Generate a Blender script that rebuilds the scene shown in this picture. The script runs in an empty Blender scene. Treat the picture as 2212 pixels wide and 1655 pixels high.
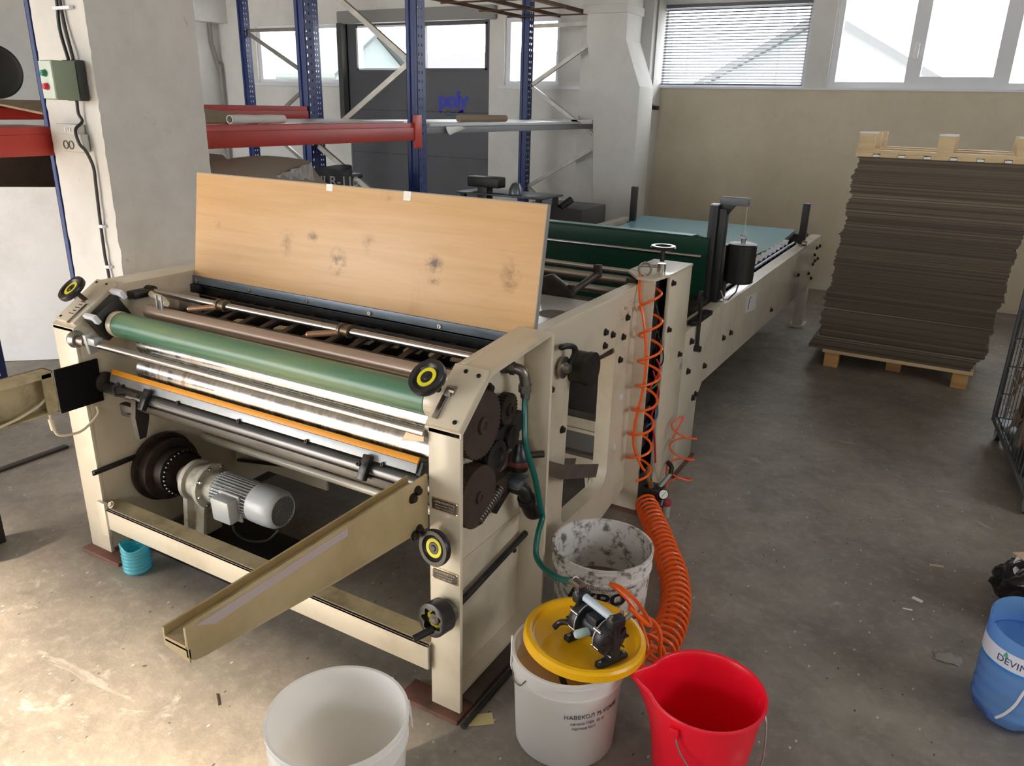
import bpy, bmesh, math, random
from mathutils import Vector, Matrix
random.seed(7)
PI = math.pi
sc = bpy.context.scene
COL = sc.collection

# ---------------------------------------------------------------- camera
def camera():
    f, pitch, roll, yaw = 1676.77, 0.344025, 0.02482, -0.51736
    fw = Vector((math.sin(yaw) * math.cos(pitch), math.cos(yaw) * math.cos(pitch), -math.sin(pitch)))
    r = Vector((math.cos(yaw), -math.sin(yaw), 0)); u = r.cross(fw)
    r2 = r * math.cos(roll) + u * math.sin(roll); u2 = u * math.cos(roll) - r * math.sin(roll)
    cd = bpy.data.cameras.new('camera'); cd.sensor_width = 36; cd.lens = f / 2212 * 36
    cd.clip_start = 0.02; cd.clip_end = 300
    co = bpy.data.objects.new('camera', cd); COL.objects.link(co)
    m = Matrix.Identity(4)
    for i in range(3):
        m[i][0], m[i][1], m[i][2] = r2[i], u2[i], -fw[i]
    m.translation = (0.95, -1.425, 1.6)
    co.matrix_world = m
    sc.camera = co
camera()

# ---------------------------------------------------------------- light
sc.view_settings.view_transform = 'Standard'
sc.view_settings.look = 'None'
sc.view_settings.gamma = 1.0
sc.view_settings.use_curve_mapping = False
sc.view_settings.exposure = 0.32
sc.cycles.use_denoising = True
sc.cycles.max_bounces = 10
sc.cycles.diffuse_bounces = 6
sc.cycles.transparent_max_bounces = 16
sc.cycles.sample_clamp_indirect = 6.0
SKY = 9.0
w = bpy.data.worlds.new('sky'); sc.world = w; w.use_nodes = True
bg = w.node_tree.nodes['Background']
bg.inputs[0].default_value = (0.93, 0.96, 1.0, 1); bg.inputs[1].default_value = SKY
sl = bpy.data.lights.new('sun', 'SUN'); sl.energy = 25; sl.angle = math.radians(3.0); sl.color = (1.0, 0.83, 0.62)
so = bpy.data.objects.new('sun', sl); COL.objects.link(so); so.location = (-4, -9, 6)
so.rotation_euler = Vector((0.46, 0.80, -0.45)).to_track_quat('-Z', 'Y').to_euler()
def portal(loc, rot, sx, sy):
    l = bpy.data.lights.new('portal', 'AREA'); l.shape = 'RECTANGLE'; l.size = sx; l.size_y = sy
    l.cycles.is_portal = True
    o = bpy.data.objects.new('sky_portal', l); COL.objects.link(o); o.location = loc; o.rotation_euler = rot

# ---------------------------------------------------------------- materials
def lin(c):
    if isinstance(c, str):
        c = [int(c[i:i + 2], 16) / 255 for i in (0, 2, 4)]
    return tuple((x / 12.92 if x <= .04045 else ((x + .055) / 1.055) ** 2.4) for x in c) + (1,)
class N:
    def __init__(s, name):
        s.m = bpy.data.materials.new(name); s.m.use_nodes = True
        s.t = s.m.node_tree; s.b = s.t.nodes['Principled BSDF']; s.out = s.t.nodes['Material Output']
        s.co = None
    def n(s, typ, **kw):
        x = s.t.nodes.new(typ)
        for k, v in kw.items():
            if k.startswith('i_'):
                k = k[2:]; k = int(k) if k.isdigit() else k
                x.inputs[k].default_value = v
            else: setattr(x, k, v)
        return x
    def l(s, a, b): s.t.links.new(a, b)
    def coord(s, scale=(1, 1, 1), kind='Object'):
        c = s.n('ShaderNodeTexCoord'); mp = s.n('ShaderNodeMapping'); mp.inputs['Scale'].default_value = scale
        s.l(c.outputs[kind], mp.inputs[0]); return mp.outputs[0]
    def noise(s, scale, detail=4, rough=.6, vec=None, dist=0):
        x = s.n('ShaderNodeTexNoise'); x.inputs['Scale'].default_value = scale; x.inputs['Detail'].default_value = detail
        x.inputs['Roughness'].default_value = rough; x.inputs['Distortion'].default_value = dist
        s.l(vec if vec is not None else s.coord(), x.inputs['Vector']); return x.outputs['Fac']
    def ramp(s, fac, stops):
        x = s.n('ShaderNodeValToRGB'); e = x.color_ramp.elements
        while len(e) < len(stops): e.new(.5)
        for i, (p, c) in enumerate(stops):
            e[i].position = p; e[i].color = c if len(c) == 4 else tuple(c) + (1,)
        s.l(fac, x.inputs[0]); return x.outputs[0]
    def mix(s, fac, a, b, blend='MIX'):
        x = s.n('ShaderNodeMix', data_type='RGBA', blend_type=blend)
        for v, i in ((fac, 0), (a, 6), (b, 7)):
            if hasattr(v, 'is_output'): s.l(v, x.inputs[i])
            else: x.inputs[i].default_value = v
        return x.outputs[2]
    def math(s, op, a, b=0.0):
        x = s.n('ShaderNodeMath', operation=op)
        for v, i in ((a, 0), (b, 1)):
            if hasattr(v, 'is_output'): s.l(v, x.inputs[i])
            else: x.inputs[i].default_value = v
        return x.outputs[0]
    def base(s, c): (s.l(c, s.b.inputs['Base Color']) if hasattr(c, 'is_output') else setattr(s.b.inputs['Base Color'], 'default_value', c))
    def bump(s, h, strength=.2, dist=.01):
        x = s.n('ShaderNodeBump'); x.inputs['Strength'].default_value = strength; x.inputs['Distance'].default_value = dist
        s.l(h, x.inputs['Height']); s.l(x.outputs[0], s.b.inputs['Normal'])
BW = ((0, 0, 0, 1), (1, 1, 1, 1))
def M(name, col, rough=.5, metal=0, dirt=None, amt=.5, scale=6, bump=0, bscale=60, stretch=(1, 1, 1), thr=(.45, .7), coat=0, spec=.5):
    k = N(name); k.b.inputs['Roughness'].default_value = rough; k.b.inputs['Metallic'].default_value = metal
    k.b.inputs['Specular IOR Level'].default_value = spec
    if coat: k.b.inputs['Coat Weight'].default_value = coat; k.b.inputs['Coat Roughness'].default_value = .1
    c = lin(col)
    if dirt:
        v = k.coord(stretch)
        f = k.ramp(k.noise(scale, 5, .65, v), [(thr[0], BW[0]), (thr[1], BW[1])])
        f = k.math('MULTIPLY', f, amt)
        c = k.mix(f, c, lin(dirt))
    k.base(c)
    if bump: k.bump(k.noise(bscale, 3, .6, k.coord(stretch)), bump, .004)
    return k.m
CREAM = M('cream_paint', 'd0c5af', .38, dirt='9a8868', amt=.5, scale=5, thr=(.5, .8), bump=.03, coat=.35)
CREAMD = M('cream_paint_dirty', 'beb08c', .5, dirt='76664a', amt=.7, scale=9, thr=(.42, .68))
BLACK = M('black_paint', '131212', .45, dirt='3b342d', amt=.6, scale=14)
BLACKM = M('black_plastic', '17171a', .35, dirt='2c2c30', amt=.5, scale=20)
IRON = M('oily_cast_iron', '2c2521', .5, .3, dirt='54402f', amt=.7, scale=16)
RUST = M('rusty_plate', '6b463a', .8, dirt='3c2e27', amt=.8, scale=12)
STEEL = M('worn_steel', 'a5a29e', .34, 1, dirt='8a7462', amt=.5, scale=8, stretch=(.4, 5, 5))
CHROME = M('polished_chrome', 'b4b2b0', .24, 1, dirt='a79c8f', amt=.4, scale=5, stretch=(.5, 5, 5))
GUNMET = M('dark_steel', '4e4d4c', .38, .9, dirt='2a2725', amt=.6, scale=8, stretch=(.6, 6, 6))
ALU = M('aluminium', 'a4a8ac', .45, .5, dirt='7d7d7c', amt=.4, scale=10)
YELRING = M('yellow_ring', 'd9d022', .5)
GREENROLL = M('green_rubber', '4f7c63', .33, dirt='82946a', amt=.75, scale=3, stretch=(.5, 4, 4), thr=(.4, .65))
BROWNROLL = M('copper_brown_roller', 'b09a89', .36, .4, dirt='7b6656', amt=.5, scale=4, stretch=(.5, 4, 4))
ORANGE = M('orange_strip', 'e89a1c', .45)
BOLT = M('dark_bolt', '3b332c', .5, .6)
BOLTL = M('bright_screw', 'c9c8c4', .25, 1)
ROPE = M('cream_cord', 'd8cdb4', .7)
BLUEGREY = M('blue_grey_steel', '6d7883', .4, .3, dirt='39414a', amt=.6, scale=10, stretch=(.5, 3, 3))
PAPER = M('white_paper', 'e9e8e6', .7)

# ---------------------------------------------------------------- mesh builder
class MB:
    def __init__(s, mats=None):
        s.bm = bmesh.new(); s.i = 0
    def m(s, i): s.i = i; return s
    def _f(s, vs):
        try:
            f = s.bm.faces.new(vs); f.material_index = s.i; return f
        except ValueError: return None
    def box(s, x0, x1, y0, y1, z0, z1, bev=0, rot=None, piv=None):
        v = [Vector((x, y, z)) for z in (z0, z1) for y in (y0, y1) for x in (x0, x1)]
        if rot is not None:
            c = Vector(piv) if piv is not None else Vector(((x0 + x1) / 2, (y0 + y1) / 2, (z0 + z1) / 2))
            v = [rot @ (p - c) + c for p in v]
        v = [s.bm.verts.new(p) for p in v]
        fs = [s._f([v[k] for k in q]) for q in ((0, 2, 3, 1), (4, 5, 7, 6), (0, 1, 5, 4), (2, 6, 7, 3), (0, 4, 6, 2), (1, 3, 7, 5))]
        if bev:
            es = list({e for f in fs for e in f.edges})
            r = bmesh.ops.bevel(s.bm, geom=es, offset=bev, segments=2, profile=.5, affect='EDGES')
            for f in r['faces']: f.material_index = s.i
        return s
    def obox(s, c, ax, ay, az, hx, hy, hz, bev=0):
        """box of half sizes hx,hy,hz along the axes ax,ay,az about c"""
        R = Matrix((Vector(ax).normalized(), Vector(ay).normalized(), Vector(az).normalized())).transposed()
        c = Vector(c)
        return s.box(c.x - hx, c.x + hx, c.y - hy, c.y + hy, c.z - hz, c.z + hz, bev, R, c)
    def _fr(s, d):
        d = Vector(d).normalized(); a = Vector((0, 0, 1)) if abs(d.z) < .95 else Vector((1, 0, 0))
        u = d.cross(a).normalized(); return d, u, d.cross(u).normalized()
    def cyl(s, p0, p1, r0, r1=None, seg=20, caps=True):
        p0, p1 = Vector(p0), Vector(p1); r1 = r0 if r1 is None else r1
        d, u, v = s._fr(p1 - p0); rings = []
        for p, r in ((p0, r0), (p1, r1)):
            rings.append([s.bm.verts.new(p + (u * math.cos(2 * PI * k / seg) + v * math.sin(2 * PI * k / seg)) * r) for k in range(seg)])
        a, b = rings
        for k in range(seg): s._f([a[k], b[k], b[(k + 1) % seg], a[(k + 1) % seg]][::-1])
        if caps: s._f(a[::1]); s._f(b[::-1])
        return s
    def lathe(s, prof, o, d=(0, 0, 1), seg=32, mats=None, arc=None):
        """prof: (radius, height) pairs along axis d from o"""
        o = Vector(o); d, u, v = s._fr(d); rings = []
        for r, h in prof:
            if r < 1e-6: rings.append([s.bm.verts.new(o + d * h)])
            else: rings.append([s.bm.verts.new(o + d * h + (u * math.cos(2 * PI * k / seg) + v * math.sin(2 * PI * k / seg)) * r) for k in range(seg)])
        for j in range(len(rings) - 1):
            a, b = rings[j], rings[j + 1]
            if mats: s.i = mats[j]
            if len(a) == 1 and len(b) == 1: continue
            for k in range(seg):
                k2 = (k + 1) % seg
                q = [a[0], b[k], b[k2]] if len(a) == 1 else ([a[k], b[0], a[k2]] if len(b) == 1 else [a[k], b[k], b[k2], a[k2]])
                s._f(q)
        return s
    def tube(s, pts, r, seg=8, closed=False, caps=True):
        pts = [Vector(p) for p in pts]; n = len(pts); rings = []; u = None
        for i, p in enumerate(pts):
            t = (pts[min(i + 1, n - 1)] - pts[max(i - 1, 0)]) if not closed else (pts[(i + 1) % n] - pts[i - 1])
            t.normalize()
            if u is None: _, u, _ = s._fr(t)
            u = (u - t * u.dot(t)).normalized(); v = t.cross(u)
            rr = r[i] if isinstance(r, (list, tuple)) else r
            rings.append([s.bm.verts.new(p + (u * math.cos(2 * PI * k / seg) + v * math.sin(2 * PI * k / seg)) * rr) for k in range(seg)])
        for i in range(n if closed else n - 1):
            a, b = rings[i], rings[(i + 1) % n]
            for k in range(seg): s._f([a[k], a[(k + 1) % seg], b[(k + 1) % seg], b[k]])
        if caps and not closed: s._f(rings[0][::-1]); s._f(rings[-1])
        return s
    def prism(s, poly, axis, a, b, bev=0):
        """extrude a 2-D polygon along axis: 'x' -> (y,z), 'y' -> (x,z), 'z' -> (x,y)"""
        f = {'x': lambda p, t: (t, p[0], p[1]), 'y': lambda p, t: (p[0], t, p[1]), 'z': lambda p, t: (p[0], p[1], t)}[axis]
        A = [s.bm.verts.new(f(p, a)) for p in poly]; B = [s.bm.verts.new(f(p, b)) for p in poly]; n = len(poly)
        fs = [s._f(A), s._f(B[::-1])] + [s._f([A[k], B[k], B[(k + 1) % n], A[(k + 1) % n]]) for k in range(n)]
        if bev:
            es = list({e for q in fs if q for e in q.edges})
            r = bmesh.ops.bevel(s.bm, geom=es, offset=bev, segments=2, profile=.5, affect='EDGES')
            for q in r['faces']: q.material_index = s.i
        return s
    def grid(s, fn, nu, nv):
        vs = [[s.bm.verts.new(fn(i / nu, j / nv)) for j in range(nv + 1)] for i in range(nu + 1)]
        for i in range(nu):
            for j in range(nv): s._f([vs[i][j], vs[i + 1][j], vs[i + 1][j + 1], vs[i][j + 1]])
        return s
    def holed(s, outer, hole, axis, a, b):
        """plate with one hole (both 2-D loops, fills by bridging), extruded along axis"""
        f = {'x': lambda p, t: (t, p[0], p[1]), 'y': lambda p, t: (p[0], t, p[1]), 'z': lambda p, t: (p[0], p[1], t)}[axis]
        L = []
        for t in (a, b):
            bm2 = []
            O = [s.bm.verts.new(f(p, t)) for p in outer]; H = [s.bm.verts.new(f(p, t)) for p in hole]
            es = []
            for X in (O, H):
                for k in range(len(X)): es.append(s.bm.edges.new((X[k], X[(k + 1) % len(X)])))
            r = bmesh.ops.triangle_fill(s.bm, edges=es, use_beauty=True)
            for g in r['geom']:
                if isinstance(g, bmesh.types.BMFace): g.material_index = s.i
            L.append((O, H))
        for q in (0, 1):
            A, B = L[0][q], L[1][q]
            for k in range(len(A)): s._f([A[k], B[k], B[(k + 1) % len(A)], A[(k + 1) % len(A)]])
        return s
    def obj(s, name, mats, parent=None, sharp=35, fix=True, loc=None):
        if fix: bmesh.ops.recalc_face_normals(s.bm, faces=s.bm.faces[:])
        a = math.radians(sharp)
        for f in s.bm.faces: f.smooth = True
        for e in s.bm.edges:
            e.smooth = len(e.link_faces) == 2 and e.calc_face_angle(0) < a
        off = Vector(loc) if loc is not None else (wloc(parent) if parent else Vector((0, 0, 0)))
        if off.length: bmesh.ops.translate(s.bm, verts=s.bm.verts[:], vec=-off)
        me = bpy.data.meshes.new(name); s.bm.to_mesh(me); s.bm.free()
        for q in (mats if isinstance(mats, (list, tuple)) else [mats]): me.materials.append(q)
        o = bpy.data.objects.new(name, me); COL.objects.link(o)
        if parent: o.parent = parent
        if loc is not None: o.location = off - (wloc(parent) if parent else Vector((0, 0, 0)))
        return o
def wloc(o):
    v = Vector((0, 0, 0))
    while o: v = v + o.location; o = o.parent
    return v
def tag(o, label, cat, group=None):
    o['label'] = label; o['category'] = cat
    if group: o['group'] = group
    return o
def thing(name, label, cat, loc, group=None):
    o = bpy.data.objects.new(name, None); COL.objects.link(o); o.location = loc; o.empty_display_size = .05
    return tag(o, label, cat, group)
def part(o, label): o['label'] = label; return o
def struct(o): o['kind'] = 'structure'; return o
def copy_tree(o, parent=None):
    c = o.copy(); COL.objects.link(c)
    if parent: c.parent = parent
    for ch in list(o.children): copy_tree(ch, c)
    return c
def text_bm(body, size, extrude=0.0004, align='CENTER', spacing=1.0, bold=0):
    cu = bpy.data.curves.new('t', 'FONT'); cu.body = body; cu.size = size; cu.extrude = extrude; cu.offset = bold
    cu.align_x = align; cu.align_y = 'CENTER'; cu.space_character = spacing; cu.resolution_u = 3
    ob = bpy.data.objects.new('t', cu); COL.objects.link(ob)
    dg = bpy.context.evaluated_depsgraph_get()
    me = bpy.data.meshes.new_from_object(ob.evaluated_get(dg))
    bpy.data.objects.remove(ob); bpy.data.curves.remove(cu)
    return me
def add_text(mb, body, size, c, ux, uy, extrude=.0004, spacing=1.0, bend=None, sx=1.0, bold=0):
    """flat text at c with axes ux, uy; bend=(axis point, radius): wraps round a vertical cylinder"""
    me = text_bm(body, size, extrude, spacing=spacing, bold=bold)
    c, ux, uy = Vector(c), Vector(ux).normalized(), Vector(uy).normalized(); un = ux.cross(uy)
    vs = []
    for v in me.vertices:
        x, y, z = v.co; x *= sx
        if bend:
            o, rad = Vector(bend[0]), bend[1]
            a0 = math.atan2(c.y - o.y, c.x - o.x); a = a0 + x / rad; R = rad + z + .0006
            vs.append(mb.bm.verts.new((o.x + R * math.cos(a), o.y + R * math.sin(a), c.z + y)))
        else: vs.append(mb.bm.verts.new(c + ux * x + uy * y + un * (z + .0006)))
    for p in me.polygons: mb._f([vs[k] for k in p.vertices])
    bpy.data.meshes.remove(me)
def smoothpts(pts, n=8):
    """Catmull-Rom through pts"""
    P = [Vector(p) for p in pts]; P = [P[0] * 2 - P[1]] + P + [P[-1] * 2 - P[-2]]; out = []
    for i in range(1, len(P) - 2):
        for k in range(n):
            t = k / n; a, b, c, d = P[i - 1:i + 3]
            out.append(.5 * ((2 * b) + (c - a) * t + (2 * a - 5 * b + 4 * c - d) * t * t + (3 * b - a - 3 * c + d) * t ** 3))
    return out + [P[-2]]
def hexbolt(mb, p, n, r, h, washer=True):
    p, n = Vector(p), Vector(n).normalized()
    if washer: mb.cyl(p, p + n * h * .25, r * 1.45, seg=14)
    mb.cyl(p + n * h * .2, p + n * h, r, seg=6)
# ================================================================ room
def wall_material(split):
    k = N('plaster_wall' + ('_two_tone' if split else ''))
    v = k.coord()
    spots = k.ramp(k.noise(2.2, 6, .7, v), [(.35, (0, 0, 0, 1)), (.75, (1, 1, 1, 1))])
    white = k.mix(spots, lin('d3d2ce'), lin('e3e2de'))
    if split:
        sx = k.n('ShaderNodeSeparateXYZ'); c = k.n('ShaderNodeTexCoord'); k.l(c.outputs['Object'], sx.inputs[0])
        z = k.math('LESS_THAN', sx.outputs[2], 1.795); x = k.math('GREATER_THAN', sx.outputs[0], -2.0)
        beige = k.mix(spots, lin('cbbfa8'), lin('dacfb9'))
        white = k.mix(k.math('MULTIPLY', z, x), white, beige)
    fine = k.ramp(k.noise(9, 6, .75, v), [(.62, (0, 0, 0, 1)), (.72, (1, 1, 1, 1))])
    k.base(k.mix(k.math('MULTIPLY', fine, .18), white, lin('8f8676')))
    k.b.inputs['Roughness'].default_value = .8
    k.bump(k.noise(60, 4, .6, v), .12, .004)
    return k.m
WALL2 = wall_material(True); WALL1 = wall_material(False)

def floor_material():
    k = N('worn_concrete'); v = k.coord()
    a = k.noise(1.1, 6, .62, v, .4); b = k.noise(6, 6, .7, v, .3); c = k.noise(26, 5, .7, v)
    col = k.ramp(a, [(.3, lin('746f69')), (.5, lin('89827a')), (.72, lin('9f978c'))])
    col = k.mix(k.math('MULTIPLY', k.ramp(b, [(.42, BW[0]), (.72, BW[1])]), .55), col, lin('605a53'))
    col = k.mix(k.math('MULTIPLY', k.ramp(c, [(.5, BW[0]), (.75, BW[1])]), .35), col, lin('b3ac9f'))
    # glue smears and stains
    st = k.ramp(k.noise(3.2, 5, .7, k.coord((1, 1.7, 1)), 1.2), [(.63, BW[0]), (.72, BW[1])])
    col = k.mix(k.math('MULTIPLY', st, .45), col, lin('c9c6c0'))
    dk = k.ramp(k.noise(2.3, 4, .6, k.coord((1.3, .8, 1)), .8), [(.62, BW[0]), (.74, BW[1])])
    col = k.mix(k.math('MULTIPLY', dk, .4), col, lin('4a443e'))
    # specks of grit and straw
    vo = k.n('ShaderNodeTexVoronoi', feature='F1'); vo.inputs['Scale'].default_value = 34; vo.inputs['Randomness'].default_value = 1
    k.l(k.coord((1, .55, 1)), vo.inputs['Vector'])
    sp = k.math('LESS_THAN', vo.outputs['Distance'], .105)
    wn = k.n('ShaderNodeSeparateColor'); k.l(vo.outputs['Color'], wn.inputs[0])
    sp = k.math('MULTIPLY', sp, k.math('GREATER_THAN', wn.outputs[0], .5))
    spc = k.mix(k.math('GREATER_THAN', wn.outputs[1], .5), lin('3b3129'), lin('cfc9be'))
    col = k.mix(k.math('MULTIPLY', sp, .8), col, spc)
    k.base(col)
    r = k.n('ShaderNodeMapRange'); k.l(b, r.inputs[0]); r.inputs[3].default_value = .42; r.inputs[4].default_value = .7
    k.l(r.outputs[0], k.b.inputs['Roughness'])
    k.bump(k.mix(.5, b, c), .22, .01)
    return k.m
FLOOR = floor_material()
XL, XR, YF, YB, ZC = -8.15, 4.6, -5.0, 6.4, 3.7
struct(MB().box(XL, XR, YF, YB, -.1, 0).obj('floor', FLOOR))
struct(MB().box(XL, XR, YF, YB + .3, ZC, ZC + .15).obj('ceiling', M('ceiling_paint', 'b9b8b4', .9)))
struct(MB().box(XL - .2, XL, YF, YB + .3, -.1, ZC).obj('wall_left', WALL1))
mb = MB(); mb.box(XR, XR + .2, YF, YB + .3, -.1, 1.9); mb.box(XR, XR + .2, YF, YB + .3, 2.9, ZC)
WR = [(-0.4, 1.6)]; cur = YF  # unseen opening added to brighten the faces turned towards this wall
for a, b in WR: mb.box(XR, XR + .2, cur, a, 1.9, 2.9); cur = b
mb.box(XR, XR + .2, cur, YB + .3, 1.9, 2.9)
struct(mb.obj('wall_right', WALL1))
DX0, DX1, DZ = -7.9, -2.8, 2.78
mb = MB()
mb.box(XL, DX0, YF - .25, YF, -.1, ZC); mb.box(DX0, DX1, YF - .25, YF, DZ, ZC)
# unseen window openings added for fill light in the front wall, over the aisle
for a, b in ((DX1, 0.2), (1.6, 2.0), (2.9, XR)): mb.box(a, b, YF - .25, YF, -.1, ZC)
for a, b in ((.2, 1.6), (2.0, 2.9)):
    mb.box(a, b, YF - .25, YF, -.1, 1.8); mb.box(a, b, YF - .25, YF, 2.6, ZC)
struct(mb.obj('wall_front', WALL1))
struct(MB().box(-30, 30, -30, YF, -.3, -.08).obj('ground_front', M('yard_concrete_front', 'a8a297', .9)))

# back wall with openings
WIN = [(-7.46, -6.06, 1.80, 2.47), (-3.70, -3.04, 1.80, 2.47), (-1.92, -.545, 1.805, 2.52), (-.35, 2.35, 1.805, 2.62)]
DOOR = (-5.92, -3.89, 0, 2.47)
mb = MB(); xs = [XL - .2]
ops = sorted([(w_[0], w_[1], w_[2], w_[3]) for w_ in WIN] + [DOOR])
cur = XL - .2
for x0, x1, z0, z1 in ops:
    mb.box(cur, x0, YB, YB + .3, -.1, ZC)
    if z0 > 0: mb.box(x0, x1, YB, YB + .3, -.1, z0)
    mb.box(x0, x1, YB, YB + .3, z1, ZC); cur = x1
mb.box(cur, XR + .2, YB, YB + .3, -.1, ZC)
struct(mb.obj('wall_back', WALL2))
for x0, x1, z0, z1 in WIN: portal(((x0 + x1) / 2, YB + .31, (z0 + z1) / 2), (-PI / 2, 0, 0), x1 - x0, z1 - z0)
for a, b in WR: portal((XR + .21, (a + b) / 2, 2.4), (0, PI / 2, 0), 1.0, b - a)
for a, b in ((.2, 1.6), (2.0, 2.9)): portal(((a + b) / 2, YF - .26, 2.2), (PI / 2, 0, 0), b - a, .8)
portal(((DX0 + DX1) / 2, YF - .26, DZ / 2), (PI / 2, 0, 0), DX1 - DX0, DZ)

PVC = M('white_window_frame', 'dcdee3', .4)
def glass_material():
    k = N('window_glass'); t = k.n('ShaderNodeBsdfTransparent'); g = k.n('ShaderNodeBsdfGlossy'); g.inputs['Roughness'].default_value = .02
    x = k.n('ShaderNodeMixShader'); x.inputs[0].default_value = .06
    k.l(t.outputs[0], x.inputs[1]); k.l(g.outputs[0], x.inputs[2]); k.l(x.outputs[0], k.out.inputs[0]); return k.m
GLASS = glass_material()
def window(n, x0, x1, z0, z1, panes):
    """panes: list of (x0,x1,z0,z1) glass fields"""
    y = YB + .03; xs = sorted(panes)
    mb = MB(); cur = x0
    for a, b, c, d in xs:
        mb.box(cur, a, y, y + .07, z0, z1)
        mb.box(a, b, y, y + .07, z0, c); mb.box(a, b, y, y + .07, d, z1); cur = b
    mb.box(cur, x1, y, y + .07, z0, z1)
    o = struct(mb.obj('window_%d' % n, PVC))
    for a, b, c, d in xs: MB().box(a, b, y + .03, y + .036, c, d).obj('pane', GLASS, o)
    return o
window(1, *WIN[0], [(-7.40, -6.10, 1.845, 2.43)])
window(2, *WIN[1], [(-3.64, -3.08, 1.845, 2.43)])
window(3, *WIN[2], [(-1.885, -.58, 1.83, 2.49)])
w4 = window(4, *WIN[3], [(-.29, .27, 1.86, 2.58), (.385, .925, 1.905, 2.55), (1.045, 1.6, 1.86, 2.58), (1.72, 2.28, 1.86, 2.58)])
MB().box(.31, .345, YB + .0, YB + .03, 2.05, 2.17, .006).obj('window_handle', M('handle_white', 'eeeeee', .35), w4)
mb = MB(); mb.box(-7.5, -6.0, YB - .06, YB + .02, 1.765, 1.80); mb.box(-3.76, -2.6, YB - .03, YB + .02, 1.765, 1.80)
o = mb.obj('trim_1', PVC); struct(o)
struct(MB().box(-1.95, 2.4, YB - .02, YB + .02, 1.79, 1.806).obj('trim_2', PVC))

# venetian blind in front of the third window
bl = thing('venetian_blind', 'white venetian blind with thin open slats over the high window', 'blind', (-1.23, YB - .01, 1.83))
SLAT = M('blind_slat', '5f646d', .5)
MB().box(-1.90, -.56, YB - .03, YB, 2.5, 2.53).obj('head_rail', SLAT, bl)
MB().box(-1.90, -.56, YB - .025, YB - .003, 1.822, 1.834).obj('bottom_rail', SLAT, bl)
sm = None
for i in range(25):
    z = 1.850 + i * .0262
    if sm is None:
        sm = MB().box(-1.90, -.56, YB - .029, YB - .001, z - .0008, z + .0008, 0, Matrix.Rotation(math.radians(28), 3, 'X')).obj('slat', SLAT, bl, loc=(-1.23, YB - .015, z))
    else:
        c = sm.copy(); c.location.z += i * .0262; COL.objects.link(c)
mb = MB()
for x in (-1.65, -.8): mb.box(x - .001, x + .001, YB - .017, YB - .015, 1.83, 2.5)
mb.obj('ladder_cord', SLAT, bl)

# grey sectional door with two window lights and blue lettering
DG = M('door_grey', '57595f', .55, dirt='45474c', amt=.5, scale=3)
mb = MB(); y0, y1 = YB + .02, YB + .08
LI = [(-5.78, -4.87, 1.955, 2.44), (-4.80, -3.93, 1.955, 2.44)]
mb.box(DOOR[0], DOOR[1], y0, y1, 0, 1.955); mb.box(DOOR[0], DOOR[1], y0, y1, 2.44, 2.47)
mb.box(DOOR[0], LI[0][0], y0, y1, 1.955, 2.44); mb.box(LI[0][1], LI[1][0], y0, y1, 1.955, 2.44); mb.box(LI[1][1], DOOR[1], y0, y1, 1.955, 2.44)
door = struct(mb.obj('door_1', DG))
for a, b, c, d in LI:
    fr = MB(); fr.box(a, a + .025, y0 - .006, y1, c, d); fr.box(b - .025, b, y0 - .006, y1, c, d); fr.box(a, b, y0 - .006, y1, c, c + .02); fr.box(a, b, y0 - .006, y1, d - .02, d)
    f = fr.obj('window_frame', PVC if a < -5 else DG, door)
    MB().box(a + .02, b - .02, y0 + .03, y0 + .036, c, d).obj('pane', GLASS, f)
mb = MB()
for z in (.5, 1.0, 1.5): mb.box(DOOR[0] + .01, DOOR[1] - .01, y0 - .002, y0 + .01, z, z + .008)
mb.obj('panel_joint', M('joint_dark', '3f4146', .7), door)
mb = MB(); add_text(mb, 'poly', .235, (-4.385, y0 - .001, 1.63), (1, 0, 0), (0, 0, 1), spacing=.98, bold=.011)
part(mb.obj('lettering', M('blue_letters', '2f3ab0', .5), door), 'dark blue word poly on the grey door')
mb = MB(); add_text(mb, 'carta', .14, (-4.36, y0 - .001, 1.505), (1, 0, 0), (0, 0, 1), bold=.003)
part(mb.obj('lettering', M('faded_blue_letters', '3d4860', .5), door), 'faded second line of lettering')
struct(MB().box(-6.0, -3.8, YB - .07, YB, 2.46, 2.60, .01).obj('trim_3', M('door_header', '8e8e8d', .7)))
struct(MB().box(-5.99, -5.92, YB - .09, YB + .05, 1.2, 2.47).obj('trim_4', M('dark_seal', '4c4c4c', .8)))
struct(MB().box(-8.15, 4.6, YB - .35, YB, 2.85, 3.2).obj('trim_5', WALL1))

# columns
def column_prism(name, poly, y0, y1):
    return struct(MB().prism(poly, 'y', y0, y1, .006).obj(name, WALL1))
column_prism('wall_pilaster', [(-2.62, 0), (-1.895, 0), (-1.895, ZC), (-2.62, ZC)], 6.05, 6.4)
cp = column_prism('wall_column', [(-2.115, 0), (-1.765, 0), (-1.765, 1.78), (-1.93, 2.16), (-1.93, ZC), (-2.31, ZC), (-2.31, 2.16), (-2.21, 1.76)], 5.5, 5.85)
struct(MB().box(-2.34, -1.92, 5.47, 5.88, 2.38, 2.45, .005).obj('trim_6', WALL1))

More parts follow.
